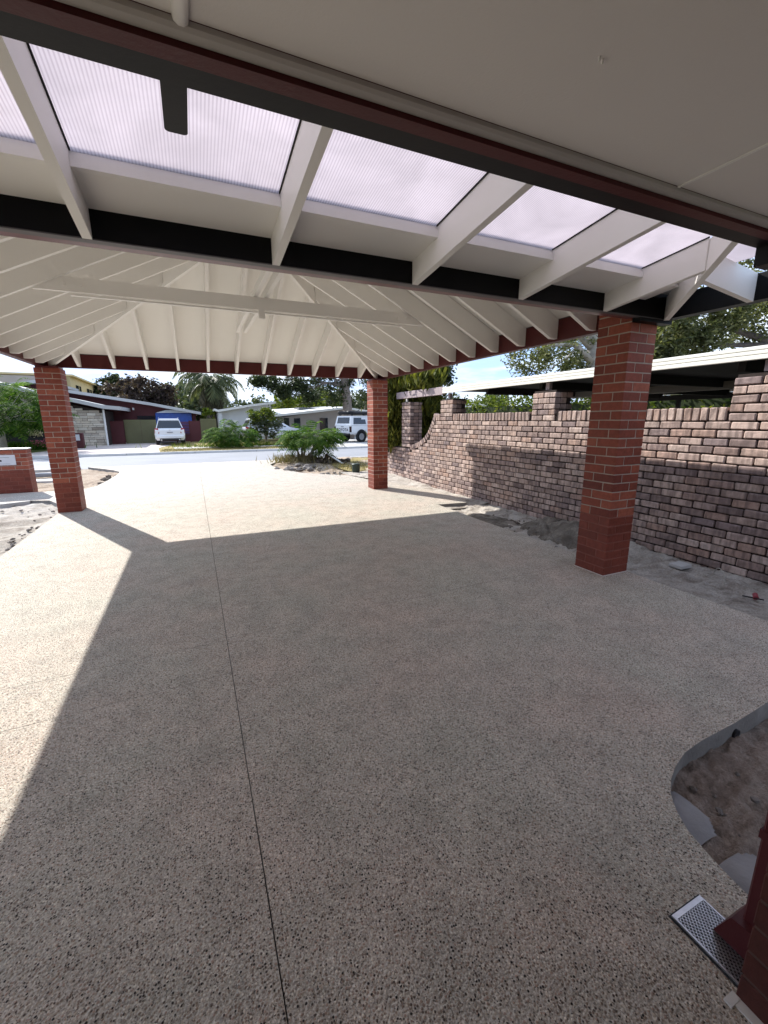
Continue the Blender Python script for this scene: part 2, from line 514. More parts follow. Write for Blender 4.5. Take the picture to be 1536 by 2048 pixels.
# ------------------------------------------------------------------ ground, road, driveway
def poly_sheet(name, pts, z, mat_, parent=None, **props):
    me = bpy.data.meshes.new(name)
    me.from_pydata([(x, y, z) for x, y in pts], [], [tuple(range(len(pts)))])
    bm = bmesh.new(); bm.from_mesh(me)
    bmesh.ops.triangulate(bm, faces=bm.faces)
    for f in bm.faces:
        if f.normal.z < 0: f.normal_flip()
    bm.to_mesh(me); bm.free()
    me.materials.append(mat_)
    return link(bpy.data.objects.new(name, me), parent, **props)

def clip_poly(pts, a, b, c):
    """keep a*x+b*y<=c"""
    out = []
    n = len(pts)
    for i in range(n):
        p, q = pts[i], pts[(i + 1) % n]
        dp, dq = a * p[0] + b * p[1] - c, a * q[0] + b * q[1] - c
        if dp <= 0: out.append(p)
        if dp * dq < 0:
            t = dp / (dp - dq)
            out.append((p[0] + t * (q[0] - p[0]), p[1] + t * (q[1] - p[1])))
    return out

def slab(name, pts, z0, z1, mats, parent):
    me = bpy.data.meshes.new(name)
    n = len(pts)
    me.from_pydata([(x, y, z1) for x, y in pts] + [(x, y, z0) for x, y in pts], [],
                   [tuple(range(n))] + [(i, (i + 1) % n, (i + 1) % n + n, i + n) for i in range(n)])
    bm = bmesh.new(); bm.from_mesh(me)
    bmesh.ops.recalc_face_normals(bm, faces=bm.faces)
    top = [f for f in bm.faces if len(f.verts) == n and abs(f.normal.z) > .9]
    if top and top[0].normal.z < 0:
        bmesh.ops.reverse_faces(bm, faces=bm.faces)
    bmesh.ops.triangulate(bm, faces=[f for f in bm.faces if len(f.verts) > 4])
    for f in bm.faces:
        f.material_index = 0 if abs(f.normal.z) > .5 else 1
    bm.to_mesh(me); bm.free()
    for q in mats: me.materials.append(q)
    return link(bpy.data.objects.new(name, me), parent)

poly_sheet('ground', [(-500, -300), (500, -300), (500, 700), (-500, 700)], -.17, M['base_earth'], kind='structure')
poly_sheet('road', [(-90, 17.35), (90, 17.35), (90, 23.45), (-90, 23.45)], -.075, M['asphalt'], kind='structure')

bed_curve = [(4.0, 1.03), (2.81, 1.025), (2.445, 1.005), (2.154, 1.0), (2.0, .985), (1.874, .95), (1.79, .915), (1.715, .87), (1.655, .81), (1.61, .74), (1.58, .65), (1.56, .56), (1.545, .46)]
drive = [(-2.2, -3.0), (1.545, -3.0)] + bed_curve[::-1] + [(3.985, 1.6), (3.99, 2.5), (4.012, 2.78), (4.005, 3.4), (4.02, 4.3), (4.02, 5.3), (4.055, 6.2), (4.06, 6.66), (4.66, 6.60), (4.84, 6.9), (4.80, 7.6), (4.72, 8.6), (4.55, 9.28), (4.28, 10.7), (3.9, 11.5), (3.3, 12.06), (2.85, 12.68), (2.57, 13.54), (2.42, 14.6), (2.42, 15.5), (2.75, 16.3), (3.3, 16.85), (3.9, 17.3),
         (-3.4, 17.3), (-2.9, 16.6), (-2.45, 15.9), (-2.2, 15.3), (-2.16, 14.6), (-2.2, 13.2), (-2.28, 12.1), (-2.42, 11.72), (-3.0, 11.68), (-6.5, 11.72), (-6.5, 10.25), (-3.5, 10.27), (-3.1, 10.45), (-2.75, 10.3), (-2.45, 9.7), (-2.25, 8.95), (-2.2, 6.3), (-2.2, 3)]
dw = bpy.data.objects.new('driveway', None)
link(dw, None, kind='structure')
J = .088
def strips(pts, cuts, g=.0018):
    rest = pts
    out = []
    for (sl, c) in cuts:                     # joint line y = c + sl*x
        out.append(clip_poly(rest, -sl, 1, c - g))
        rest = clip_poly(rest, sl, -1, -(c + g))
    return out + [rest]
left_p = clip_poly(drive, 1, 0, J - .002)
right_p = clip_poly(drive, -1, 0, -(J + .002))
for half, cuts in ((left_p, [(.055, 2.56), (.05, 3.0), (.0, 9.0), (0, 11.62)]), (right_p, [(.04, 3.03), (0, 9.0), (0, 11.62)])):
    for pc in strips(half, cuts):
        if len(pc) > 2:
            slab('slab', pc, -.12, 0.0, [M['concrete'], M['slab_edge']], dw)
MB().box(J - .02, J + .02, -3, 17.2, -.06, -.022).build('joint_filler', M['rubber'], dw)

# kerbs, far verge, far driveways
kb = bpy.data.objects.new('far_kerb', None); link(kb, None, kind='structure')
for i in range(30):
    x0 = -45 + i * 3.0
    MB().prism([(23.45, -.16), (23.45, -.055), (23.52, .03), (23.75, .03), (23.75, -.16)], 'x', x0, x0 + 2.985).build('kerb_stone', M['kerb'], kb)
poly_sheet('far_verge', [(-60, 23.75), (60, 23.75), (60, 60), (-60, 60)], .006, M['dry_grass'], kind='structure')
poly_sheet('far_driveway', [(-8.2, 23.75), (-1.6, 23.75), (-1.9, 27.5), (-.4, 36), (-7.2, 36), (-6.6, 29)], .012, M['paver'], kind='structure')
poly_sheet('far_footpath', [(-1.0, 26.4), (60, 26.4), (60, 28.2), (-1.2, 28.2)], .010, M['kerb'], kind='structure')
poly_sheet('front_lawn', [(-30, 24.2), (-8.3, 24.2), (-6.9, 28.6), (-7.4, 31), (-30, 33)], .014, M['green_grass'], kind='structure')
poly_sheet('house_driveway', [(5.6, 23.75), (22, 23.75), (22, 40), (7.4, 40)], .014, M['kerb'], kind='structure')
nk = bpy.data.objects.new('near_kerb', None); link(nk, None, kind='structure')
for i in range(12):
    for s in (-1, 1):
        x0 = (-3.6 - i * 3.0 - 2.985) if s < 0 else (4.1 + i * 3.0)
        MB().prism([(17.35, -.16), (17.35, -.07), (17.27, .0), (17.05, .0), (17.05, -.16)], 'x', x0, x0 + 2.985).build('kerb_stone', M['kerb'], nk)

def terrain(name, pts, res, zf, mat_, **props):
    """bumpy ground patch inside an outline"""
    xs = [p[0] for p in pts]; ys = [p[1] for p in pts]
    nx, ny = max(2, int((max(xs) - min(xs)) / res)), max(2, int((max(ys) - min(ys)) / res))
    gx = np.linspace(min(xs), max(xs), nx); gy = np.linspace(min(ys), max(ys), ny)
    X, Y = np.meshgrid(gx, gy)
    ins = np.zeros(X.shape, bool)
    j = len(pts) - 1
    for i in range(len(pts)):
        (xi, yi), (xj, yj) = pts[i], pts[j]
        hit = ((yi > Y) != (yj > Y)) & (X < (xj - xi) * (Y - yi) / (yj - yi + 1e-12) + xi)
        ins ^= hit; j = i
    Z = zf(X, Y)
    idx = np.arange(nx * ny).reshape(ny, nx)
    keep = ins[:-1, :-1] | ins[1:, :-1] | ins[:-1, 1:] | ins[1:, 1:]
    a = idx[:-1, :-1][keep]; b = idx[:-1, 1:][keep]; c = idx[1:, 1:][keep]; d = idx[1:, :-1][keep]
    faces = np.stack([a, b, c, d], 1)
    used, inv = np.unique(faces, return_inverse=True)
    V = np.stack([X.ravel(), Y.ravel(), Z.ravel()], 1)[used]
    me = bpy.data.meshes.new(name)
    me.from_pydata(V.tolist(), [], inv.reshape(faces.shape).tolist())
    me.polygons.foreach_set('use_smooth', [True] * len(me.polygons))
    me.materials.append(mat_)
    return link(bpy.data.objects.new(name, me), None, **props)

def fnoise(X, Y, seed, octs=((1.2, .5), (3.1, .3), (7.3, .2))):
    r = np.random.default_rng(seed); Z = np.zeros_like(X)
    for fr, am in octs:
        for _ in range(5):
            a = r.uniform(0, 2 * np.pi); ph = r.uniform(0, 6.28); k = fr * r.uniform(.7, 1.4)
            Z += am * np.sin((X * np.cos(a) + Y * np.sin(a)) * k * 2 * np.pi / 2 + ph) / 2.2
    return Z

def bumpat(X, Y, cx, cy, rx, ry, h):
    return h * np.exp(-(((X - cx) / rx) ** 2 + ((Y - cy) / ry) ** 2))

terrain('sand_strip', [(3.9, -2.2), (5.3, -2.2), (5.3, 7.2), (4.6, 7.2), (4.0, 6.7), (3.9, 6.0)], .022,
        lambda X, Y: -.075 + .026 * fnoise(X, Y, 3) + .018 * fnoise(X * 3, Y * 3, 4) + .012 * fnoise(X * 9, Y * 9, 6) + bumpat(X, Y, 4.62, 4.25, .33, .55, .15) + bumpat(X, Y, 4.45, 5.35, .22, .4, -.05) + .05 * np.clip((X - 4.55) / .4, 0, 1),
        M['sand'], kind='structure')
terrain('sand_verge', [(4.15, 6.5), (5.2, 6.4), (5.3, 12), (3.9, 12), (4.3, 9.8)], .05,
        lambda X, Y: -.05 + .02 * fnoise(X, Y, 5) + .05 * np.clip((X - 4.75) / .3, 0, 1) + .07 * np.clip((Y - 8.5) / 2, 0, 1), M['sand'], kind='structure')
terrain('garden_bed', [(1.4, -2.6), (4.1, -2.6), (4.1, 1.2), (1.4, 1.2)], .014,
        lambda X, Y: -.105 + .026 * fnoise(X * 1.6, Y * 1.6, 8) + .022 * fnoise(X * 5, Y * 5, 9) + .010 * fnoise(X * 14, Y * 14, 10) + bumpat(X, Y, 2.45, .35, .35, .3, .07) + .07 * np.clip((1.98 - X) / .4, 0, 1) * np.clip((1.0 - Y) / .35, 0, 1),
        M['bed_soil'], kind='structure')
terrain('left_sand_bed', [(-7.5, 1.5), (-2.15, 1.5), (-2.15, 8.9), (-2.35, 9.7), (-2.9, 10.5), (-7.5, 10.5)], .05,
        lambda X, Y: -.075 + .03 * fnoise(X, Y, 13) + .018 * fnoise(X * 3, Y * 3, 14) + bumpat(X, Y, -3.3, 7.6, .5, 1.2, .06), M['sand'], kind='structure')
terrain('left_verge', [(-9, 11.6), (-2.1, 11.6), (-2.05, 15.4), (-2.7, 16.4), (-3.4, 17.1), (-9, 17.1)], .06,
        lambda X, Y: -.065 + .025 * fnoise(X, Y, 15) + .012 * fnoise(X * 3, Y * 3, 16) + bumpat(X, Y, -2.5, 13.2, .3, 1.2, .05), M['dry_dirt'], kind='structure')
terrain('right_verge', [(2.3, 13.4), (2.8, 12.5), (3.3, 11.9), (4.2, 10.5), (5.0, 9.8), (9, 9.8), (9, 17.1), (3.9, 17.1), (2.6, 16.4)], .06,
        lambda X, Y: -.07 + .03 * fnoise(X, Y, 17) + .014 * fnoise(X * 3, Y * 3, 18) + bumpat(X, Y, 3.7, 15.3, .9, 1.0, .14) + .06 * np.clip((X - 4.2), 0, 1), M['dry_dirt'], kind='structure')
terrain('dry_lawn', [(4.3, 12.3), (9, 12.3), (9, 16.9), (4.9, 16.9), (4.4, 14)], .12,
        lambda X, Y: -.005 + .02 * fnoise(X, Y, 21), M['dry_grass'], kind='structure')
for nm, pts in (('left_footpath_edge', [(-6.5, 10.20), (-3.5, 10.22), (-3.1, 10.40), (-3.1, 10.47), (-3.5, 10.29), (-6.5, 10.27)]),):
    slab(nm, pts, -.12, -.001, [M['path'], M['path']], None)['kind'] = 'structure'

def mound(name, label, cat, cx, cy, rx, ry, h, zb, mt, seed, res=.03):
    o_ = terrain(name, [(cx + rx * 1.05 * math.cos(t), cy + ry * 1.05 * math.sin(t)) for t in np.linspace(0, 2 * math.pi, 28)[:-1]], res,
                 lambda X, Y: zb + h * np.clip(1 - ((X - cx) / rx) ** 2 - ((Y - cy) / ry) ** 2, -.4, 1) + .25 * h * fnoise(X * 2, Y * 2, seed) + .12 * h * fnoise(X * 6, Y * 6, seed + 1), mt, label=label, category=cat)
    return o_
mound('soil_mound', 'low mound of dark spoil against the brick wall behind the near pillar', 'soil mound', 4.60, 4.15, .40, .80, .23, -.055, M['dark_spoil'], 31)
mound('soil_mound', 'dark damp soil in the hollow along the slab edge before the mound', 'soil mound', 4.36, 5.4, .30, .62, .055, -.075, M['dark_spoil'], 33)
# ------------------------------------------------------------------ brick pillars of the carport
def brick_mesh(name, L, D, Hh, mat_, c=.004, jit=.0):
    return MB().cbox(-L / 2, L / 2, -D / 2, D / 2, -Hh / 2, Hh / 2, c, jit).mesh(name, mat_)
BR = [brick_mesh('brick', .230, .110, .076, M['brick_red'], .003, .0006) for _ in range(3)]
M['brick_house_shade'] = brick_mat('house_brick_shaded', [(0, (.055, .017, .013)), (.5, (.085, .024, .017)), (1, (.07, .022, .016))], True, 0, .7, .3, 90)  # pillar brick recoloured darker: the shade at this corner is put in the colour
M['mortar_house'] = plain('brown_mortar', (.10, .055, .042), .9, .2, 9, .5, 140)
BRH = [brick_mesh('brick', .230, .110, .076, M['brick_house_shade'], .003, .0006) for _ in range(3)]
BRL = [brick_mesh('brick', .230, .110, .076, M['brick_red_low'], .003, .0006) for _ in range(3)]

def brick_pillar(label, x0, y0, courses, low, z0=-.02, S=.35):
    """square pillar of one and a half bricks; x0,y0 = its smallest corner; the lowest courses wear the red coating"""
    t = thing('brick_pillar', label, 'pillar', (x0, y0, 0), 'red brick carport pillars')
    e = .0035
    zs = low * .086
    MB().box(e, S - e, e, S - e, z0, zs).build('mortar', M['mortar_red'], t)
    MB().box(e, S - e, e, S - e, zs, courses * .086 - .01).build('mortar', M['mortar'], t)
    for c in range(courses):
        z = c * .086 + .038
        a, b = .115, .055
        spots = [(a, b, 0), (S - b, a, 1), (S - a, S - b, 0), (b, S - a, 1)]
        if c % 2:
            spots = [(S - a, b, 0), (S - b, S - a, 1), (a, S - b, 0), (b, a, 1)]
        for (x, y, r) in spots:
            me = random.choice(BRL if c < low else BR)
            place('brick', me, t, (x + random.uniform(-.0006, .0006), y + random.uniform(-.0006, .0006), z + random.uniform(-.001, .001)), (0, 0, math.pi / 2 * r + (math.pi if random.random() < .5 else 0)))
    return t
PX0, PX1, PYN, PYF = -2.257, 3.66, 2.781, 8.782
brick_pillar('near right red brick pillar beside the sand strip, lower courses coated darker red', PX1, PYN, 30, 7)
brick_pillar('slim red brick pillar at the far right corner of the carport, sunlit on its left face', PX1 - .008, PYF, 28, 3)
brick_pillar('red brick pillar at the far left corner of the carport beside the letterbox wall', PX0, PYF, 28, 6)
sl = thing('sealant_strip', 'thin pale sealant line round the foot of the near right brick pillar', 'sealant')
MB().box(PX1 - .006, PX1 - .0005, PYN - .006, PYN + .352, -.002, .004).box(PX1 - .0005, PX1 + .352, PYN - .006, PYN - .0005, -.002, .004).build('bead', M['white_seal'], sl)

# ------------------------------------------------------------------ carport hip roof
cp = thing('carport_roof', 'white lined hip roof with exposed rafters and maroon beams on brick pillars', 'carport roof', (.8765, 5.8, 2.4))
cp_inv = Vector((-.8765, -5.8, -2.4))
def cpb(mb, name, mt, **k):
    mb.v = [(x - .8765, y - 5.8, z - 2.4) for x, y, z in mb.v]
    return mb.build(name, mt, cp, **k)
XL, XR_, YN_, YF_ = -2.167, 3.92, 2.835, 9.042     # inner faces of the ring of beams
XC = (XL + XR_) / 2
HW = (XR_ - XL) / 2
YR0, YR1 = YN_ + HW, YF_ - HW                      # ridge ends
ZB, ZT, P_ = 2.432, 2.67, .5
cpb(MB().box(XR_ + .001, XR_ + .09, 3.134, 9.131, ZB, 2.66), 'beam', M['maroon'])
cpb(MB().box(XL - .09, XL - .001, 3.134, 9.131, ZB, 2.66), 'beam', M['maroon'])
for px_ in (PX0, PX1 - .008):
    cpb(MB().box(px_ + .02, px_ + .33, PYF + .02, PYF + .33, 2.399, ZB - .001), 'bearing_plate', M['maroon_old'])
cpb(MB().box(XL + .001, XR_ - .001, YF_ + .001, YF_ + .089, ZB + .006, 2.66), 'beam', M['maroon'])
cpb(MB().box(PX0, 4.01, 2.768, 2.833, 2.432, 2.66), 'beam', M['maroon_old'], label='dark maroon steel beam nearest the house')
# lining boards: four slopes
ap0, ap1 = (XC, YR0, ZT + P_ * HW), (XC, YR1, ZT + P_ * HW)
cA, cB, cC, cD = (XL, YN_, ZT), (XR_, YN_, ZT), (XR_, YF_, ZT), (XL, YF_, ZT)
def slope(pts, th=.02):
    mb = MB()
    n = len(pts)
    mb.add(pts + [(x, y, z + th) for x, y, z in pts], [tuple(range(n)), tuple(range(2 * n - 1, n - 1, -1))] + [(i, (i + 1) % n, (i + 1) % n + n, i + n) for i in range(n)])
    return mb
for pts in ([cD, cA, ap0, ap1], [cB, cC, ap1, ap0], [cC, cD, ap1], [cA, cB, ap0]):
    cpb(slope(pts), 'lining', M['white_lining'])
# covering, eaves and gutters outside
GO = .11
o = [(XL - GO, YN_ - .02, 2.665), (XR_ + GO, YN_ - .02, 2.665), (XR_ + GO, YF_ + GO, 2.665), (XL - GO, YF_ + GO, 2.665)]
ra, rb = (XC, YR0, ZT + P_ * HW + .10), (XC, YR1, ZT + P_ * HW + .10)
for pts in ([o[3], o[0], ra, rb], [o[1], o[2], rb, ra], [o[2], o[3], rb], [o[0], o[1], ra]):
    cpb(slope(pts, .03), 'roof_covering', M['roof_tile'])
def ring(mb, xa, xb, ya, yb, z0, z1, w):
    mb.box(xa, xa + w, ya, yb, z0, z1); mb.box(xb - w, xb, ya, yb, z0, z1); mb.box(xa + w, xb - w, yb - w, yb, z0, z1)
    return mb
cpb(ring(MB(), XL - .172, XR_ + .172, YN_, YF_ + .172, 2.52, 2.62, .08), 'gutter', M['charcoal'])
# common and jack rafters
def rafter_prof(Lr):
    d = min(Lr, HW - .02)
    e_ = max(d - .06, .10)
    return [(0, ZT - .006), (0, 2.455), (.09, 2.455), (e_, 2.41 + P_ * e_), (d - .02, 2.43 + P_ * (d - .02)), (d - .02, ZT - .006 + P_ * (d - .02))]
for k in range(12):
    y = 3.40 + .5217 * k
    lim = min(y - YN_, YF_ - y)
    if lim < .12: continue
    for s in (-1, 1):
        pr = [((XR_ - d if s > 0 else XL + d), z) for d, z in rafter_prof(lim)]
        # outline in (x,z), swept along y
        cpb(MB().prism(pr, 'y', y - .0225, y + .0225), 'rafter', M['white'])
for k in range(11):
    x = XC + .509 * (k - 5)
    lim = HW - abs(x - XC)
    for s in (1, -1):
        pr = [((YF_ - d if s > 0 else YN_ + d), z) for d, z in rafter_prof(lim)]
        if s < 0:
            pr = [(YN_, ZT - .006), (YN_, 2.56), (pr[5][0], 2.56 + P_ * lim), pr[5]]
        cpb(MB().prism(pr, 'x', x - .0225, x + .0225), 'rafter', M['white'])
for (cx, cy, sx, sy, ry) in ((XL, YF_, 1, -1, YR1), (XR_, YF_, -1, -1, YR1), (XL, YN_, 1, 1, YR0), (XR_, YN_, -1, 1, YR0)):
    pts = []
    w = .0225 / math.sqrt(2)
    a0, a1 = Vector((cx + sx * .10, cy + sy * .10, 0)), Vector((XC - sx * .02, ry - sy * .02, 0))
    nrm = Vector((sy, -sx, 0)).normalized() * .0225
    def zz(p, lo):
        d = min(abs(p.x - cx), HW)
        return ((2.365 if cy > 5 else 2.54) if lo else ZT - .012) + P_ * d
    q = []
    for lo in (True, False):
        for p, sg in ((a0, -1), (a0, 1), (a1, 1), (a1, -1)):
            v = p + nrm * sg
            q.append((v.x, v.y, zz(p, lo)))
    cpb(MB().hexa(q), 'hip_rafter', M['white'])
cpb(MB().box(XC - .02, XC + .02, YR0, YR1, ZT + P_ * HW - .2, ZT + P_ * HW - .02), 'ridge_board', M['white'])
# ties: one across, a twin one lying over it along the roof
pr = [(XL + .85, 2.83), (XR_ - .85, 2.83), (XR_ - 1.10, 2.968), (XL + 1.10, 2.968)]
cpb(MB().prism(pr, 'y', 5.512, 5.557), 'tie_beam', M['white'])
cpb(MB().prism([(XL + 1.15, 2.806), (XR_ - 1.15, 2.806), (XR_ - 1.15, 2.824), (XL + 1.15, 2.824)], 'y', 5.56, 5.60), 'tie_strip', M['white'])
for dx in (-.062, .062):
    cpb(MB().prism([(3.85, 2.972), (7.78, 2.972), (7.62, 3.06), (4.0, 3.06)], 'x', XC + dx - .022, XC + dx + .022), 'hanging_beam', M['white'])
cpb(MB().box(XC - .040, XC + .030, 5.50, 5.545, 2.735, 2.829), 'hanger_block', M['white'])
for x in (XL + 1.12, XL + 1.26, XR_ - 1.12, XR_ - 1.26):
    b = MB().tube([(x, 5.500, 2.90), (x, 5.5125, 2.90)], .012, 8)
    cpb(b, 'bolt', M['white'])

# ------------------------------------------------------------------ skylight roof between house and carport
sk = thing('skylight_roof', 'lean to roof of white rafters under pale pink polycarbonate sheets', 'verandah roof')
SLP = .116
def zr(d):                                # underside of the rafters, d = distance in from the black gutter
    return 2.424 + d * SLP
YG, XG = 2.692, 3.985
raf_x = [-3.09, -2.19, -1.29, -.388, .5225, 1.427, 2.317, 3.207]
for x in raf_x:
    yb_ = 1.274 if x < 2.6 else YG - (XG - x) + .02
    pr = [(YG, zr(0)), (yb_, zr(YG - yb_)), (yb_, zr(YG - yb_) + .196), (YG, zr(0) + .196)]
    MB().prism(pr, 'x', x - .021, x + .021).build('rafter', M['white'], sk)
hx0, hy0 = 2.62, YG - (XG - 2.62)
a0, a1 = Vector((XG - .02, YG - .02, 0)), Vector((hx0, hy0, 0))
nrm = Vector((1, -1, 0)).normalized() * .021
q = []
for add in (0, .196):
    for p, sg in ((a0, -1), (a0, 1), (a1, 1), (a1, -1)):
        v = p + nrm * sg
        q.append((v.x, v.y, zr(XG - p.x) + add - .012))
MB().hexa(q).build('hip_rafter', M['white'], sk)
for y in (2.05, 1.15, .25, -.65):
    xb_ = XG - (YG - y) + .02 if y > 1.35 else 2.80
    pr = [(XG, zr(0)), (xb_, zr(XG - xb_)), (xb_, zr(XG - xb_) + .196), (XG, zr(0) + .196)]
    MB().prism(pr, 'y', y - .021, y + .021).build('rafter', M['white'], sk)
# white boards, their noggins and the polycarbonate of each bay
edges = raf_x + [None]
for i in range(len(raf_x)):
    xa = raf_x[i] + .0215
    last = i + 1 >= len(raf_x)
    xb = (raf_x[i + 1] - .0215) if not last else XG - .31
    t0, t1 = YG - 2.385, 0.0
    if not last:
        MB().prism([(2.412, zr(.28) + .136), (YG - .002, zr(0) + .136), (YG - .002, zr(0) + .15), (2.412, zr(.28) + .15)], 'x', xa, xb).build('soffit_board', M['white'], sk)
        MB().box(xa, xb, 2.372, 2.410, 2.590, 2.630).build('noggin', M['white'], sk)
        MB().box(xa, xb, 2.388, 2.425, 2.632, 2.652).build('batten', M['white'], sk)
    else:
        MB().prism([(2.412, zr(.28) + .136), (YG - .002, zr(0) + .136), (YG - .002, zr(0) + .15), (2.412, zr(.28) + .15)], 'x', xa, xb).build('soffit_board', M['white'], sk)
    if last: continue
    y0 = 1.20
    ya = lambda x: y0 if x <= 2.62 else YG - (XG - x)
    z_ = lambda y: zr(YG - y) + .200
    pts = [(xa - .015, y0, z_(y0)), (xb + .015, ya(xb), z_(ya(xb))), (xb + .015, 2.405, z_(2.405)), (xa - .015, 2.405, z_(2.405))]
    if xb > 2.62:
        pts = [(xa - .015, y0, z_(y0)), (2.62, ya(2.62), z_(ya(2.62))), (xb + .015, ya(xb + .015), z_(ya(xb))), (xb + .015, 2.405, z_(2.405)), (xa - .015, 2.405, z_(2.405))]
    slope(pts, .010).build('polycarbonate_sheet', M['poly'], sk)
    for xs in (xa + .003, xb - .003):
        MB().bar((xs, 1.35 if xs < 2.6 else ya(xs) + .04, z_(1.35 if xs < 2.6 else ya(xs) + .04) - .005), (xs, 2.385, z_(2.385) - .005), .006, .008).build('seal_strip', M['rubber'], sk)
# side bay sheet (slopes to the right) and end bay
zs_ = lambda x: zr(XG - x) + .200
slope([(2.70, -3.0, zs_(2.70)), (3.70, -3.0, zs_(3.70)), (3.70, 2.39, zs_(3.70)), (2.70, 1.42, zs_(2.70))], .010).build('polycarbonate_sheet', M['poly'], sk)
slope([(3.24, 1.96, zr(YG - 1.96) + .2), (3.68, 2.40, zr(.29) + .2), (3.24, 2.405, zr(.29) + .2)], .010).build('polycarbonate_sheet', M['poly'], sk)
# metal roof over the white boards
MB().prism([(2.40, zr(.29) + .215), (2.77, zr(-.08) + .215), (2.77, zr(-.08) + .235), (2.40, zr(.29) + .235)], 'x', -3.6, XG + .08).build('roof_sheet', M['roof_grey'], sk)
# black box gutter along the carport beam, turning the corner by the pillar
gt = thing('black_gutter', 'black box gutter along the carport beam turning towards the house at the near pillar', 'gutter')
MB().box(-3.6, XG + .10, YG + .001, 2.752, 2.430, 2.63).build('trough', M['black_steel'], gt)
MB().box(-3.6, XG + .09, YG + .003, 2.748, 2.424, 2.430).build('bottom_strip', M['gutter_underside'], gt)
MB().box(XG, XG + .10, -3.0, YG, 2.428, 2.62).build('trough', M['black_steel'], gt)
MB().box(3.66, XG + .10, 2.70, 2.777, 2.395, 2.429).build('outlet', M['black_steel'], gt)

# ------------------------------------------------------------------ the house: eave, gutter, brick end
hs = thing('house', 'brick house with pale flat eave soffit and maroon fascia over the drive', 'house', (0, -2, 0))
def hb(mb, name, mt, **k):
    mb.v = [(x, y + 2, z) for x, y, z in mb.v]
    return mb.build(name, mt, hs, **k)
sheets = [-8.0, -6.665, -4.985, -3.305, -1.625, .055, 1.735, 2.60]
for a, b in zip(sheets[:-1], sheets[1:]):
    for y0, y1 in ((-1.9, 1.19),):
        hb(MB().box(a + .001, b - .001, y0, y1, 2.40, 2.409), 'soffit_sheet', M['soffit'])
mb = MB(); mb.tube([(.055, -1.9, 2.400), (.055, 1.19, 2.400)], .018, 10)
hb(mb, 'cover_strip', M['soffit'], smooth=True)
for x in (-3.305, -1.625):
    mb = MB(); mb.tube([(x, -1.9, 2.400), (x, 1.19, 2.400)], .018, 10); hb(mb, 'cover_strip', M['soffit'], smooth=True)
hb(MB().box(1.729, 1.741, -1.9, 1.19, 2.395, 2.3995), 'cover_strip', M['white'])
hb(MB().prism([(1.192, 2.3995), (1.192, 2.388), (1.200, 2.382), (1.216, 2.379), (1.2235, 2.379), (1.2235, 2.3995)], 'x', -8, 2.6), 'quad_mould', M['soffit_trim_shade'])
hb(MB().box(-8, 2.645, 1.225, 1.272, 2.365, 2.60), 'fascia', M['maroon'])
hb(MB().box(2.605, 2.645, -3.0, 1.2235, 2.365, 2.60), 'fascia', M['maroon'])
hb(MB().box(-8, 2.66, 1.274, 1.382, 2.388, 2.50), 'gutter', M['charcoal'])
hb(MB().box(2.662, 2.77, -3.0, 1.382, 2.30, 2.46), 'gutter', M['charcoal'])
hb(MB().prism([(.003, 1.384), (.069, 1.384), (.069, 1.655), (.066, 1.663), (.058, 1.668), (.014, 1.668), (.006, 1.663), (.003, 1.655)], 'z', 2.43, 2.442), 'gutter_strap', M['charcoal'], label='flat charcoal strap reaching out from the gutter')
for du in ((1200, 112), (1206, 117)):
    p = W(du[0], du[1], z=2.40)
    hb(MB().tube([(p.x, p.y, 2.40), (p.x + .003, p.y + .004, 2.392)], .0025, 6), 'screw', M['white'])
hb(slope([(-8.2, 1.38, 2.62), (2.8, 1.38, 2.62), (-.5, -2.2, 3.75), (-8.2, -2.2, 3.75)], .05), 'roof', M['roof_tile'])
hb(slope([(2.8, 1.38, 2.62), (2.8, -3.2, 2.62), (-.5, -2.2, 3.75)], .05), 'roof', M['roof_tile'])
hb(MB().box(-8, 1.1, -2.15, -1.92, -.1, 2.42), 'back_wall', M['maroon_wall'])
# brick end beside the drain
e_ = .004
hb(MB().box(1.226 + e_, 1.576 - e_, -3.0, .384 - e_, -.05, 2.36), 'mortar', M['mortar_house'])
for c in range(27):
    z = c * .086 + .038
    offs = 0 if c % 2 else .12
    y = .384
    if c % 2:
        row = [(.115, 1), (.115 + .24, 1), (.115 + .48, 1)]
    else:
        row = [(.055, 0), (.11 + .125, 1), (.11 + .365, 1)]
    for d, kind in row:
        me = random.choice(BRH)
        if kind:
            place('brick', me, hs, (1.226 + .055, y - d + 2, z), (0, 0, math.pi / 2))
        else:
            place('brick', me, hs, (1.226 + .115, y - .055 + 2, z), (0, 0, 0))
    place('brick', random.choice(BRH), hs, (1.576 - (.115 if c % 2 else .055), y - .055 + 2, z), (0, 0, 0 if c % 2 else math.pi / 2), (1, 1, 1) if c % 2 else (.47, 1, 1))
hb(MB().box(1.200, 1.2255, -2.9, .372, -.002, .005).box(1.185, 1.2255, .372, .392, -.002, .006), 'sealant', M['white_seal'])

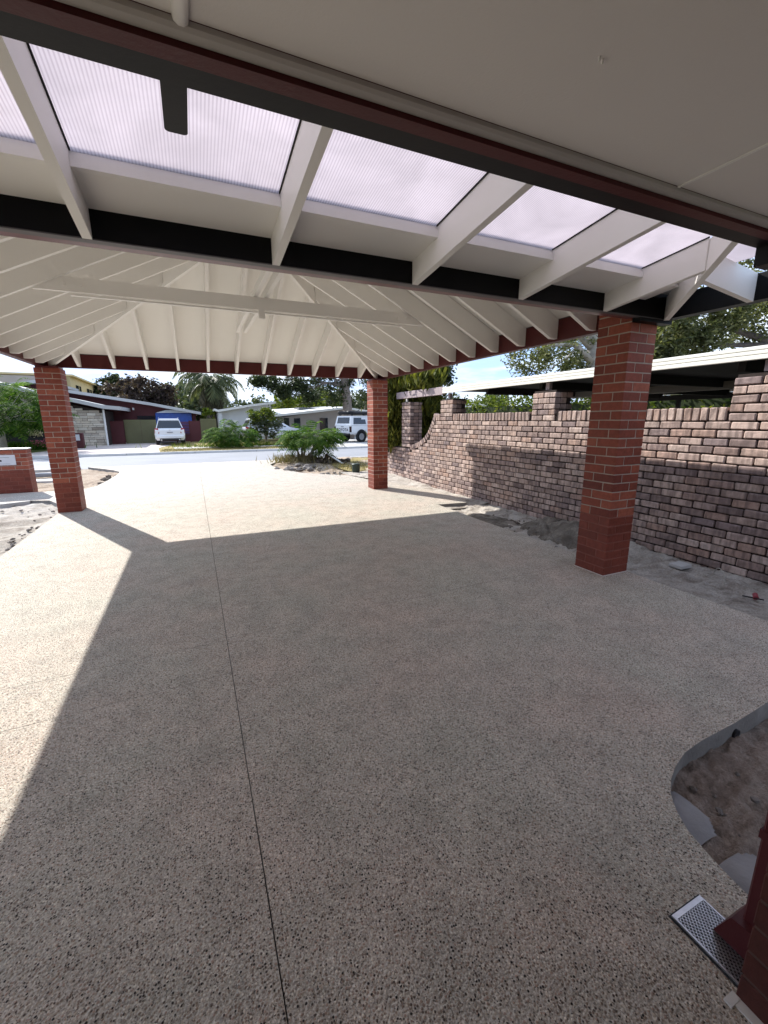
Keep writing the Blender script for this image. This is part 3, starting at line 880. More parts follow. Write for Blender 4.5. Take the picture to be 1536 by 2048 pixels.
# downpipe and drain
dp = thing('downpipe', 'dark maroon rectangular downpipe with a kicked out shoe over the drain grate', 'downpipe', (1.41, .42, 0))
MB().cbox(-.052, .052, -.030, .030, .085, 2.36, .006).build('pipe', M['maroon'], dp)
MB().hexa([(-.08, -.02, .012), (.06, -.02, .012), (.06, .078, .012), (-.08, .078, .012), (-.08, -.03, .115), (.06, -.03, .115), (.06, .044, .105), (-.08, .044, .105)]).build('shoe', M['maroon'], dp)
for z in (.40, 1.8):
    MB().box(-.055, .055, -.034, .034, z, z + .028).build('bracket', M['maroon'], dp)
gr = thing('drain_grate', 'galvanised mesh drain grate set in the concrete under the downpipe', 'drain grate', (1.325, .47, 0))
gx, gy = .072, .105
MB().box(-gx - .006, gx + .006, -gy - .006, gy + .006, .001, .003).build('pit_dark_sheet', M['plastic_black'], gr)  # flat black sheet on the slab, painting in the dark of the pit
fr = MB()
fr.box(-gx, -gx + .005, -gy, gy, .004, .010); fr.box(gx - .005, gx, -gy, gy, .004, .010)
fr.box(-gx + .005, gx - .005, -gy, -gy + .006, .004, .010); fr.box(-gx + .005, gx - .005, gy - .014, gy, .004, .010)
fr.build('frame', M['galv'], gr)
ms = MB()
NX, NY = 11, 7
for i in range(NX):
    x = -gx + .006 + (2 * gx - .012) * (i + .5) / NX
    wv = (2 * gx - .012) / NX * .5
    n_ = NY * 2
    for jx in range(n_):
        ya, yb = -gy + .006 + (2 * gy - .02) * jx / n_, -gy + .006 + (2 * gy - .02) * (jx + 1) / n_
        s0, s1 = (-1, 1) if jx % 2 else (1, -1)
        ms.bar((x + s0 * wv, ya, .007), (x + s1 * wv, yb, .007), .0019, .0035)
        ms.bar((x - s0 * wv, ya, .0068), (x - s1 * wv, yb, .0068), .0019, .0035)
ms.build('mesh', M['galv'], gr, kind='stuff')

# ------------------------------------------------------------------ clinker brick boundary wall
WX = 5.03
wall = thing('boundary_wall', 'long rumbled clinker brick wall with soldier coping, piers and a curved end', 'brick wall', (WX, 6, 0))
wall_inv = (-WX, -6, 0)
COURSE, BL, BJ = .0868, .232, .012
Z0 = -.155
ZTOP = 1.668
ZCOP = ZTOP - .142
NB = int((ZCOP - Z0) / COURSE)
SW = [(8.487, 1.703), (8.58, 1.522), (8.75, 1.299), (8.932, 1.143), (9.19, 1.024), (9.595, .916), (9.66, .905)]
def sweep_y(z):
    """largest y of brickwork at height z on the curved end"""
    if z <= .80: return 12.2
    zz_ = z + .09
    for (ya, za), (yb, zb) in zip(SW[:-1], SW[1:]):
        if zb <= zz_ <= za:
            return ya + (yb - ya) * (za - zz_) / (za - zb) - .07
    return 8.41
BK = [MB().cbox(-.055, .055, -.116, .116, -.0375, .0375, .009, .0028).mesh('brick', M['brick_clinker']) for _ in range(7)]
mass = MB()
bricks = []
piers = [(2.368, .476), (5.18, .476), (7.988, .476), (-.48, .476)]
def add_brick(y, z, L, x=WX + .055, depth=.11):
    bricks.append((x, y, z, L, depth))
r = 0
for k in range(NB):
    z = ZCOP - COURSE * (k + .5)
    off = (.122 if k % 2 else 0) + random.uniform(-.006, .006)
    # the lower end of the arch soldiers takes the place of normal bricks above z = .905
    ym = sweep_y(z + .03)
    y = -2.3 + off
    while y < ym - .05:
        L = BL
        if y + L > ym: L = ym - y
        if L > .06: add_brick(y + L / 2, z, L)
        y += BL + BJ
    if .905 > z + .04 >= .0 and ym < 10: pass
def low_part():
    # wall beyond the arch, under and past the end pier
    for k in range(NB):
        z = ZCOP - COURSE * (k + .5)
        if z + .03 <= .80 or z > .86: continue
        y = 9.68
        while y < 12.2:
            add_brick(y + BL / 2, z, BL); y += BL + BJ
low_part()
for (yc, w) in piers:
    n = 5
    for k in range(6):
        z = ZCOP + COURSE * (k + .5)
        if z + .04 > 2.035: break
        if k % 2:
            row = [(-.18, .116), (.0, .232), (.18, .116)]
        else:
            row = [(-.122, .232), (.122, .232)]
        for d, L in row:
            add_brick(yc + d, z, L)
            if L > .2: add_brick(yc + d, z, L, WX + .30)
        for xx in (WX + .165, ):
            add_brick(yc - w / 2 + .055, z, .11, xx + .01, .115)
            add_brick(yc + w / 2 - .055, z, .11, xx + .01, .115)
for k in range(14):                        # end pier beyond the opening
    z = .86 + COURSE * (k + .5)
    if z > 1.99: break
    row = [(-.122, .232), (.122, .232)] if k % 2 == 0 else [(-.18, .116), (0, .232), (.18, .116)]
    for d, L in row:
        add_brick(9.91 + d, z, L)
    for dy in (-.183, .183):
        add_brick(9.91 + dy, z, .11, WX + .18, .13)
        add_brick(9.91 + dy, z, .11, WX + .30, .09)
def size_in_view(b):
    v = RR @ np.array([b[0] - .055, b[1], b[2] - EYE])
    if v[2] < .2: return 0
    u, w = 768 + F_PX * v[0] / v[2], 1024 + F_PX * v[1] / v[2]
    if not (-40 < u < 1580 and -40 < w < 2090): return 0
    return F_PX * F_PX * b[3] * .075 * abs(v[0] + .3) / v[2] ** 3
order = sorted(range(len(bricks)), key=lambda i: -size_in_view(bricks[i]))
single = set(order[:296])
def jit(s): return random.uniform(-s, s)
for i, (x, y, z, L, D) in enumerate(bricks):
    if i in single:
        place('brick', random.choice(BK), wall, (x + wall_inv[0] + jit(.0035), y - 6 + jit(.002), z + jit(.002)),
              (jit(.012), jit(.012), jit(.012) + (math.pi if random.random() < .5 else 0)), (D / .11, L / BL, random.uniform(.97, 1.02)))
    else:
        dx, dz = jit(.0035), jit(.002)
        mass.cbox(x - D / 2 + dx + wall_inv[0], x + D / 2 + dx + wall_inv[0], y - L / 2 - 6, y + L / 2 - 6, z - .0375 + dz, z + .0375 + dz, .008, .0025)
mass.build('brick', M['brick_clinker_mass'], wall, kind='stuff')
# soldier coping on edge, interrupted by the piers
CK = [MB().cbox(-.06, .06, -.0365, .0365, -.068, .068, .008, .0028).mesh('coping_brick', M['brick_clinker']) for _ in range(5)]
y = -2.3
while y < 8.48:
    if not any(abs(y + .038 - yc) < w / 2 + .03 for yc, w in piers):
        place('coping_brick', random.choice(CK), wall, (.058 + jit(.004), y + .038 - 6, ZTOP - .068 + jit(.003)), (jit(.02), jit(.02), jit(.03)))
    y += .0865
# curved soldiers down the sweep
pts = [Vector((a, b)) for a, b in SW]
seg, tot = [], 0
for a, b in zip(pts[:-1], pts[1:]):
    seg.append((a, b, tot)); tot += (b - a).length
n_ = int(tot / .084)
for k in range(n_):
    s = (k + .5) * tot / n_
    for a, b, t0 in seg:
        if t0 <= s <= t0 + (b - a).length + 1e-6:
            p = a + (b - a) * ((s - t0) / (b - a).length); d = (b - a).normalized(); break
    nrm = Vector((d.y, -d.x)) if True else None          # to the inside of the brickwork
    if nrm.y > 0: nrm = -nrm
    c = p + nrm * .058
    ang = math.atan2(d.y, d.x)
    place('coping_brick', random.choice(CK), wall, (.057, c.x - 6, c.y), (ang, 0, 0), (1, 1, .86))
# recessed dark mortar body
bp = [(-2.3, Z0), (12.2, Z0), (12.2, .85), (9.70, .85)] + [(a - .02 if i < 3 else a - .012, b - .03) for i, (a, b) in list(enumerate(SW))[::-1][1:]] + [(8.46, ZTOP - .03), (-2.3, ZTOP - .03)]
mb = MB().prism([(a - 6, b) for a, b in bp], 'x', .021, .095)
mb.build('mortar', M['mortar_dark'], wall)
mb = MB()
for yc, w in piers + [(9.91, .476)]:
    mb.box(.021, .330, yc - w / 2 - 6 + .014, yc + w / 2 - 6 - .014, .86 if yc > 9 else ZCOP - .02, 1.985)
mb.build('mortar', M['mortar_dark'], wall)

# neighbour's carport behind the wall
nc = thing('neighbour_carport', 'neighbouring flat carport with ribbed cream fascia and dark underside behind the brick wall', 'carport')
NY0, NY1 = -5.0, 8.15
for z0, z1 in ((2.108, 2.152), (2.156, 2.192), (2.196, 2.232)):
    MB().cbox(5.015, 5.05, NY0, NY1, z0, z1, .004).build('fascia_board', M['fascia_white'], nc)
MB().box(5.052, 10.6, NY0, NY1 - .01, 2.155, 2.225).build('roof_deck', M['dark_and_shade'], nc)
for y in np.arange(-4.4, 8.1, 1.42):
    MB().box(5.3, 10.5, y - .035, y + .035, 2.03, 2.154).build('purlin', M['dark_and_shade'], nc)
MB().box(10.4, 10.5, NY0, NY1, 1.98, 2.10).build('beam', M['dark_and_shade'], nc)
MB().box(7.6, 7.7, NY0, NY1, 2.0, 2.12).build('beam', M['beige_wall'], nc)
MB().box(10.62, 10.70, NY0, NY1, 2.12, 2.20).build('gutter', M['fascia_white'], nc)
for yc, w in piers:
    if yc > -4:
        MB().box(5.09, 5.15, yc - .035, yc + .035, 2.0, 2.105).build('post_stub', M['lintel'], nc)
for yc in (-3.5, 1.2, 6.5):
    MB().box(10.42, 10.49, yc - .035, yc + .035, -.15, 1.98).build('post', M['dark_and_shade'], nc)
ln = thing('pergola_beam', 'weathered mauve timber beam from the carport fascia to the end pier', 'timber beam', (5.06, 9.3, 2.17))
MB().cbox(-.035, .035, -1.135, 1.165, -.085, .082, .006, .002).build('timber', M['lintel'], ln)
MB().box(-.02, .02, .59, .63, -.175, -.086).build('bracket', M['fascia_white'], ln)
poly_sheet('neighbour_ground', [(5.14, -6), (30, -6), (30, 9.5), (5.14, 9.5)], -.02, M['kerb'], kind='structure')

# ------------------------------------------------------------------ letterbox wall at the left
lb = thing('letterbox_wall', 'low red brick letterbox wall with a pale metal mail slot plate', 'letterbox', (-3.40, 11.72, 0))
LW, LD = 1.64, .35
MB().box(-LW + .004, -.004, .004, LD - .004, -.05, .50).build('mortar', M['mortar_red'], lb)
MB().box(-LW + .004, -.004, .004, LD - .004, .50, .938).build('mortar', M['mortar'], lb)
for c in range(11):
    z = c * .086 + .038
    low = c < 6
    pool = BRL if low else BR
    xs = [(-.115 - .24 * i, 0) for i in range(6)] + [(-1.5, 0)] if c % 2 == 0 else [(-.055, 1)] + [(-.235 - .24 * i, 0) for i in range(6)]
    for x, q in xs:
        if x - .115 < -LW - .06: continue
        place('brick', random.choice(pool), lb, (x, .055, z), (0, 0, math.pi / 2 if False else 0), (.478 if q else 1, 1, 1))
    for yy in ((.235, ) if c % 2 == 0 else (.115 + .12,)):
        place('brick', random.choice(pool), lb, (-.055, yy if c % 2 == 0 else .235, z), (0, 0, math.pi / 2))
MB().cbox(-LW - .01, .012, -.012, LD + .012, .946, .968, .006).build('cap_sheet', M['galv'], lb, label='bright metal capping sheet')
pl = MB().cbox(-.94, -.20, -.012, -.001, .615, .835, .004).build('mail_plate', M['plate_white'], lb)
MB().box(-.86, -.30, -.0145, -.0125, .78, .785).build('slot', M['plastic_black'], pl)
MB().box(-.86, -.30, -.0145, -.0125, .645, .648).build('door_edge', M['plastic_black'], pl)
MB().box(-.47, -.44, -.0165, -.0125, .695, .735).build('lock', M['plastic_black'], pl)
pad = thing('kerb_block', 'dark kerb block lying on the dry verge behind the letterbox wall', 'block', (-4.0, 15.2, -.04))
MB().cbox(-.45, .45, -.12, .12, 0, .12, .02, .01).build('block', M['asphalt'], pad)
slab('pale_patch', [(-4.6, 14.0), (-3.5, 13.85), (-3.15, 14.35), (-4.5, 14.5)], -.1, -.012, [M['path'], M['path']], None)['kind'] = 'structure'

# ------------------------------------------------------------------ houses over the road
def quadprism(mb, p, th):
    """thicken a quad away from the viewer (along +y)"""
    a = [Vector(q) for q in p]
    return mb.hexa([a[0], a[1], a[1] + Vector((0, th, 0)), a[0] + Vector((0, th, 0)), a[3], a[2], a[2] + Vector((0, th, 0)), a[3] + Vector((0, th, 0))])
YS = 32.0
h1 = thing('stone_house', 'low maroon house with grey roof and a stacked stone front wall', 'house')
sa, sb = W(128, 890, y=YS), W(217, 890, y=YS)
zl, zr2 = W(137, 803, y=YS).z, W(217, 822, y=YS).z
MB().hexa([(sa.x, YS, -.1), (sb.x, YS, -.1), (sb.x, YS + 3.5, -.1), (sa.x, YS + 3.5, -.1), (sa.x, YS, zl), (sb.x, YS, zr2), (sb.x, YS + 3.5, zr2), (sa.x, YS + 3.5, zl)]).build('stone_backing', M['mortar_dark'], h1)
mb = MB()
z = -.05
while z < zl:
    hh = random.uniform(.09, .19)
    x = sa.x + random.uniform(-.2, 0)
    while x < sb.x - .05:
        L = min(random.uniform(.22, .62), sb.x - x)
        zt = zl + (zr2 - zl) * ((x + L) - sa.x) / (sb.x - sa.x)
        if z + hh < zt:
            d = random.uniform(.02, .07)
            mb.cbox(max(x, sa.x) + .006, x + L - .006, YS - d, YS + .02, z + .006, z + hh - .006, .012, .006)
        x += L
    z += hh
mb.build('stone', M['stone'], h1, kind='stuff')
def rake(name, uv, y, depth, th, mat_, parent, soff=None):
    """roof slab whose front edge follows image points at distance y"""
    pts = [W(u, v, y=y) for u, v in uv]
    prof = [(p.x, p.z) for p in pts] + [(p.x, p.z - th) for p in pts[::-1]]
    return MB().prism(prof, 'y', y, y + depth).build(name, mat_, parent)
rake('roof', [(-90, 745), (20, 769), (75, 783), (137, 795), (205, 810), (240, 813)], YS - .6, 5.5, .22, M['roof_grey'], h1)
rake('upper_roof', [(96, 772.5), (137, 779.5), (300, 805), (402, 824)], YS + 3.4, 10, .2, M['roof_grey'], h1)
rake('upper_roof', [(-60, 776), (23, 765), (84, 758)], YS + 3.6, 10, .2, M['roof_grey'], h1)
p = [W(-60, 900, y=YS + 4.2), W(392, 900, y=YS + 4.2)]
tops = [W(u, v, y=YS + 4.2) for u, v in ((392, 826), (300, 809), (137, 783), (98, 776.5), (84, 775), (80, 763), (23, 769), (-60, 781))]
MB().prism([(p[0].x, -.1), (p[1].x, -.1)] + [(q.x, q.z) for q in tops], 'y', YS + 4.2, YS + 8).build('maroon_wall', M['maroon_wall'], h1)
q0, q1 = W(-60, 880, y=YS + .8), W(112, 880, y=YS + .8)
MB().box(q0.x, q1.x, YS + .8, YS + 1.0, -.1, W(20, 822, y=YS + .8).z).build('porch_wall', M['dark_and_shade'], h1)
MB().box(q0.x, sa.x, YS + .5, YS + .79, W(20, 826, y=YS).z, W(20, 776, y=YS).z).build('porch_beam', M['beige_wall'], h1)
for u0, u1 in ((30, 50), (55, 72)):
    a, b = W(u0, 872, y=YS + .7), W(u1, 832, y=YS + .7)
    MB().box(a.x, b.x, YS + .72, YS + .79, a.z, b.z).build('window', M['glass_dark'], h1)
a, b = W(206, 819, y=YS - .15), W(206, 889, y=YS - .15)
MB().tube([(a.x, YS - .12, a.z), (a.x, YS - .12, 0.0)], .055, 8).build('downpipe', M['pvc'], h1)
a, b = W(275, 839, y=YS + 4.1), W(311, 833, y=YS + 4.1)
MB().box(a.x, b.x, YS + 4.12, YS + 4.19, a.z, b.z + .05).build('window', M['glass_dark'], h1)
a = W(267, 818, y=YS + 4.1)
MB().tube([(a.x, YS + 3.95, a.z - .07), (a.x, YS + 3.95, a.z + .07)], .06, 8).build('wall_lamp', M['pvc'], h1)
h4 = thing('cream_house', 'two storey cream rendered house with small dark windows behind the maroon house', 'house')
A = W(138, 749, y=46.0)
yb = 46.0
while W(206, 776, y=yb).z < A.z and yb < 120: yb += .25
B = W(206, 776, y=yb)
dv = Vector((B.x - A.x, B.y - A.y, 0)); Ln = dv.length; dv.normalize()
nv = Vector((-dv.y, dv.x, 0))
def wallseg(mb, s0, s1, z0, z1, d0, d1):
    P = lambda s, d: Vector((A.x, A.y, 0)) + dv * s + nv * d
    return mb.hexa([(*P(s0, d0).xy, z0), (*P(s1, d0).xy, z0), (*P(s1, d1).xy, z0), (*P(s0, d1).xy, z0), (*P(s0, d0).xy, z1), (*P(s1, d0).xy, z1), (*P(s1, d1).xy, z1), (*P(s0, d1).xy, z1)])
wallseg(MB(), 0, Ln, -.1, A.z - .15, 0, 7).build('wall', M['cream'], h4)
wallseg(MB(), -.3, Ln + .3, A.z - .148, A.z, -.3, 7.3).build('roof', M['cream'], h4)
wallseg(MB(), -1.2, -.02, -.1, A.z - .3, .3, 7).build('side_wall', M['beige_wall'], h4)
for u0, u1 in ((151, 160), (172, 180.5), (183, 190), (192.5, 199)):
    ss = []
    for u in (u0, u1):
        d = RR.T @ np.array([(u - 768) / F_PX, (770 - 1024) / F_PX, 1.0])
        # intersect in plan
        k = (A.x * dv.y - A.y * dv.x) / (d[0] * dv.y - d[1] * dv.x)
        ss.append((Vector((d[0] * k, d[1] * k, 0)) - Vector((A.x, A.y, 0))).dot(dv))
    f_ = wallseg(MB(), ss[0], ss[1], A.z - 1.65, A.z - .75, -.06, -.005).build('window', M['glass_dark'], h4)
    wallseg(MB(), (ss[0] + ss[1]) / 2 - .04, (ss[0] + ss[1]) / 2 + .04, A.z - 1.62, A.z - .78, -.09, -.062).build('mullion', M['cream'], f_)

# fences between the houses
YFN = 34.0
fn = thing('olive_fence', 'olive green steel sheet fence left of the white wagon', 'fence')
for u0, u1 in ((247, 280), (280.5, 312)):
    a, b = W(u0, 840, y=YFN), W(u1, 840, y=YFN)
    mb = MB(); n_ = 9
    for i in range(n_):
        x0, x1 = a.x + (b.x - a.x) * i / n_, a.x + (b.x - a.x) * (i + 1) / n_
        mb.box(x0, x1 - .03, YFN - .02, YFN + .01, .02, a.z); mb.box(x1 - .03, x1, YFN + .002, YFN + .03, .02, a.z)
    mb.build('fence_panel', M['olive'], fn)
    MB().box(a.x, b.x - .01, YFN - .045, YFN - .022, a.z - .07, a.z + .012).build('rail', M['olive'], fn)
fm = thing('maroon_screen', 'short maroon fence panel between the stone wall and the olive fence', 'fence')
a, b = W(216, 843, y=YFN - .4), W(246, 843, y=YFN - .4)
MB().box(a.x, b.x, YFN - .42, YFN - .36, 0, a.z).build('panel', M['maroon_wall'], fm)
MB().box(a.x, b.x, YFN - .44, YFN - .34, a.z + .002, a.z + .03).build('rail', M['maroon_wall'], fm)
ga = thing('slatted_gate', 'maroon slatted side gate to the right of the white wagon', 'gate')
a, b = W(352, 842, y=YFN), W(399, 842, y=YFN)
xm = a.x + (b.x - a.x) * .55
n_ = 13
for i in range(n_):
    z0 = .08 + (a.z - .1) * i / n_
    MB().box(a.x, xm, YFN - .02, YFN + .005, z0, z0 + (a.z - .1) / n_ * .72).build('slat', M['maroon_wall'], ga)
MB().box(xm + .01, b.x, YFN - .03, YFN, .05, a.z).build('panel', M['maroon_wall'], ga)
for x in (a.x - .05, xm, b.x):
    MB().box(x - .04, x + .04, YFN + .008, YFN + .08, 0, a.z + .03).build('post', M['maroon_wall'], ga)
f2 = thing('olive_fence', 'olive green steel sheet fence right of the slatted gate below a bush', 'fence')
a, b = W(400, 838, y=YFN), W(432, 838, y=YFN)
mb = MB()
for i in range(10):
    x0, x1 = a.x + (b.x - a.x) * i / 10, a.x + (b.x - a.x) * (i + 1) / 10
    mb.box(x0, x1 - .03, YFN - .02, YFN + .01, .02, a.z); mb.box(x1 - .03, x1, YFN + .002, YFN + .03, .02, a.z)
mb.build('fence_panel', M['olive'], f2)
MB().box(a.x, b.x, YFN - .045, YFN - .022, a.z - .07, a.z + .012).build('rail', M['olive'], f2)

# covered trailer behind the fence
tv = thing('covered_trailer', 'trailer under a blue tarpaulin with a white top behind the fence', 'trailer')
a, b = W(312, 843, y=36), W(383, 826, y=36)
MB().cbox(a.x, b.x, 36, 38.2, .5, b.z, .05, .03).build('tarpaulin', M['blue_tarp'], tv)
mb = MB()
cx, wd = (a.x + b.x) / 2, (b.x - a.x) / 2
zt = W(347, 820, y=36).z
mb.hexa([(cx - wd * .96, 35.97, b.z + .002), (cx + wd * .92, 35.97, b.z + .002), (cx + wd * .92, 38.1, b.z + .002), (cx - wd * .96, 38.1, b.z + .002), (cx - wd * .4, 36.05, zt), (cx + wd * .3, 36.05, zt), (cx + wd * .3, 37.8, zt), (cx - wd * .4, 37.8, zt)])
mb.build('top_sheet', M['tarp_white'], tv)
for x in (a.x + .5, b.x - .5):
    MB().tube([(x, 36.9, .3), (x, 37.2, .3)], .3, 14).build('wheel', M['rubber'], tv)
MB().box(a.x + .1, b.x - .1, 36.3, 37.9, .3, .5).build('chassis', M['black_steel'], tv)

# white house and long low house
h2 = thing('white_house', 'white weatherboard house with a skillion roof rising to the right', 'house')
Y2 = 37.0
a, b = W(441, 860, y=Y2), W(544, 860, y=Y2)
t0, t1 = W(441, 824, y=Y2).z, W(544, 808, y=Y2).z
n_ = 12
MB().hexa([(a.x, Y2, -.1), (b.x, Y2, -.1), (b.x, Y2 + 6, -.1), (a.x, Y2 + 6, -.1), (a.x, Y2, t0), (b.x, Y2, t1), (b.x, Y2 + 6, t1), (a.x, Y2 + 6, t0)]).build('wall', M['render_white'], h2)
z = .1
while z < t1:
    xs = a.x if z < t0 else a.x + (b.x - a.x) * (z - t0) / (t1 - t0)
    if b.x - xs > .3:
        MB().hexa([(xs + .02, Y2 - .03, z), (b.x, Y2 - .03, z), (b.x, Y2 - .004, z), (xs + .02, Y2 - .004, z), (xs + .02, Y2 - .012, z + .18), (b.x, Y2 - .012, z + .18), (b.x, Y2 - .004, z + .18), (xs + .02, Y2 - .004, z + .18)]).build('weatherboard', M['render_white'], h2)
    z += .19
rake('roof', [(429, 817), (436, 819.5), (500, 809), (552, 802.5)], Y2 - .7, 7, .17, M['roof_white'], h2)
MB().box(a.x - .1, a.x + .2, Y2 - .5, Y2 - .2, -.1, t0 - .05).build('post', M['render_white'], h2)
a, b = W(449, 846, y=Y2 - .1), W(476, 840, y=Y2 - .1)
MB().box(a.x, b.x, Y2 - .12, Y2 - .04, a.z, b.z).build('awning', M['roof_white'], h2)
h3 = thing('long_house', 'long low beige house with a pale roof behind the shrubs', 'house')
Y3 = 37.5
a, b = W(550, 880, y=Y3), W(790, 880, y=Y3)
tp = [W(u, v, y=Y3) for u, v in ((790, 832), (692, 817), (552, 836))]
MB().prism([(a.x, -.1), (b.x, -.1)] + [(q.x, q.z) for q in tp], 'y', Y3, Y3 + 7).build('wall', M['beige_wall'], h3)
rake('roof', [(546, 830), (620, 822.5), (692, 814), (790, 829)], Y3 - .9, 8, .16, M['roof_white'], h3)
pts = [W(u, v, y=Y3 - .85) for u, v in ((546, 830), (692, 814))]
MB().add([(pts[0].x, Y3 - .85, pts[0].z + .01), (pts[1].x, Y3 - .85, pts[1].z + .01), (pts[1].x, Y3 + 5, pts[1].z + .20), (pts[0].x, Y3 + 5, pts[0].z + .55), (pts[0].x, Y3 - .85, pts[0].z - .01), (pts[1].x, Y3 - .85, pts[1].z - .01), (pts[1].x, Y3 + 5, pts[1].z + .15), (pts[0].x, Y3 + 5, pts[0].z + .5)],
         [(0, 1, 2, 3), (7, 6, 5, 4), (0, 4, 5, 1), (1, 5, 6, 2), (2, 6, 7, 3), (3, 7, 4, 0)]).build('roof_slope', M['roof_white'], h3)
for u0, u1 in ((569, 578), (589, 600), (640, 655)):
    p0, p1 = W(u0, 862, y=Y3), W(u1, 836, y=Y3)
    w_ = MB().box(p0.x, p1.x, Y3 - .05, Y3 - .005, p0.z, p1.z).build('window', M['glass_dark'], h3)
    MB().box(p0.x - .06, p1.x + .06, Y3 - .08, Y3 - .052, p0.z - .08, p0.z - .01).build('sill', M['render_white'], w_)
p0 = W(628, 826, y=Y3)
MB().box(p0.x - 1.1, p0.x + 1.1, Y3 + 1, Y3 + 3, p0.z + .3, p0.z + .5).build('roof_vent', M['roof_tile'], h3)
h5 = thing('gabled_house', 'dark gabled house end with pale rake boards seen under the neighbouring carport', 'house')
Y5 = 22.0
g0, g1, g2 = W(905, 828, y=Y5), W(953, 806, y=Y5), W(1001, 828, y=Y5)
MB().prism([(g0.x + .4, -.1), (g2.x - .4, -.1), (g2.x - .4, g2.z - .05), (g1.x, g1.z - .12), (g0.x + .4, g0.z - .05)], 'y', Y5, Y5 + 9).build('wall', M['dark_and_shade'], h5)
MB().prism([(g0.x, g0.z - .1), (g1.x, g1.z - .1), (g2.x, g2.z - .1), (g2.x, g2.z), (g1.x, g1.z), (g0.x, g0.z)], 'y', Y5 - .4, Y5 + 9.4).build('roof', M['roof_tile'], h5)
MB().prism([(g0.x, g0.z - .14), (g1.x, g1.z - .14), (g2.x, g2.z - .14), (g2.x, g2.z - .01), (g1.x, g1.z - .01), (g0.x, g0.z - .01)], 'y', Y5 - .43, Y5 - .402).build('rake_board', M['roof_white'], h5)

# letterbox of the stone house, with its flower bed
l2 = thing('maroon_letterbox', 'small maroon letterbox pillar in front of the stone wall', 'letterbox')
p0, p1 = W(150, 895, y=29.5), W(164, 866, y=29.5)
MB().cbox(p0.x, p1.x, 29.5, 29.9, 0, p1.z, .02).build('pillar', M['maroon_wall'], l2)
MB().box(p0.x + .04, p0.x + .3, 29.47, 29.495, p1.z - .42, p1.z - .08).build('mail_plate', M['plate_white'], l2)

# ------------------------------------------------------------------ vehicles
def loft(mb, rings):
    n = len(rings[0]); vs_ = [p for r_ in rings for p in r_]; fs_ = []
    for i in range(len(rings) - 1):
        for k in range(n):
            fs_.append((i * n + k, i * n + (k + 1) % n, (i + 1) * n + (k + 1) % n, (i + 1) * n + k))
    fs_.append(tuple(range(n - 1, -1, -1))); fs_.append(tuple(range((len(rings) - 1) * n, len(rings) * n)))
    return mb.add(vs_, fs_)
def wheel(parent, x, y, r, side):
    w = MB().tube([(x, y, r), (x + side * .2, y, r)], r, 18).build('wheel', M['rubber'], parent)
    MB().tube([(x + side * .2, y, r), (x + side * .212, y, r)], r * .62, 12).build('rim', M['galv'], w)
def quad_panel(pts, th, n):
    n = Vector(n).normalized() * th
    a = [Vector(p) for p in pts]; b = [p + n for p in a]
    return MB().hexa([a[0], a[1], a[2], a[3], b[0], b[1], b[2], b[3]])
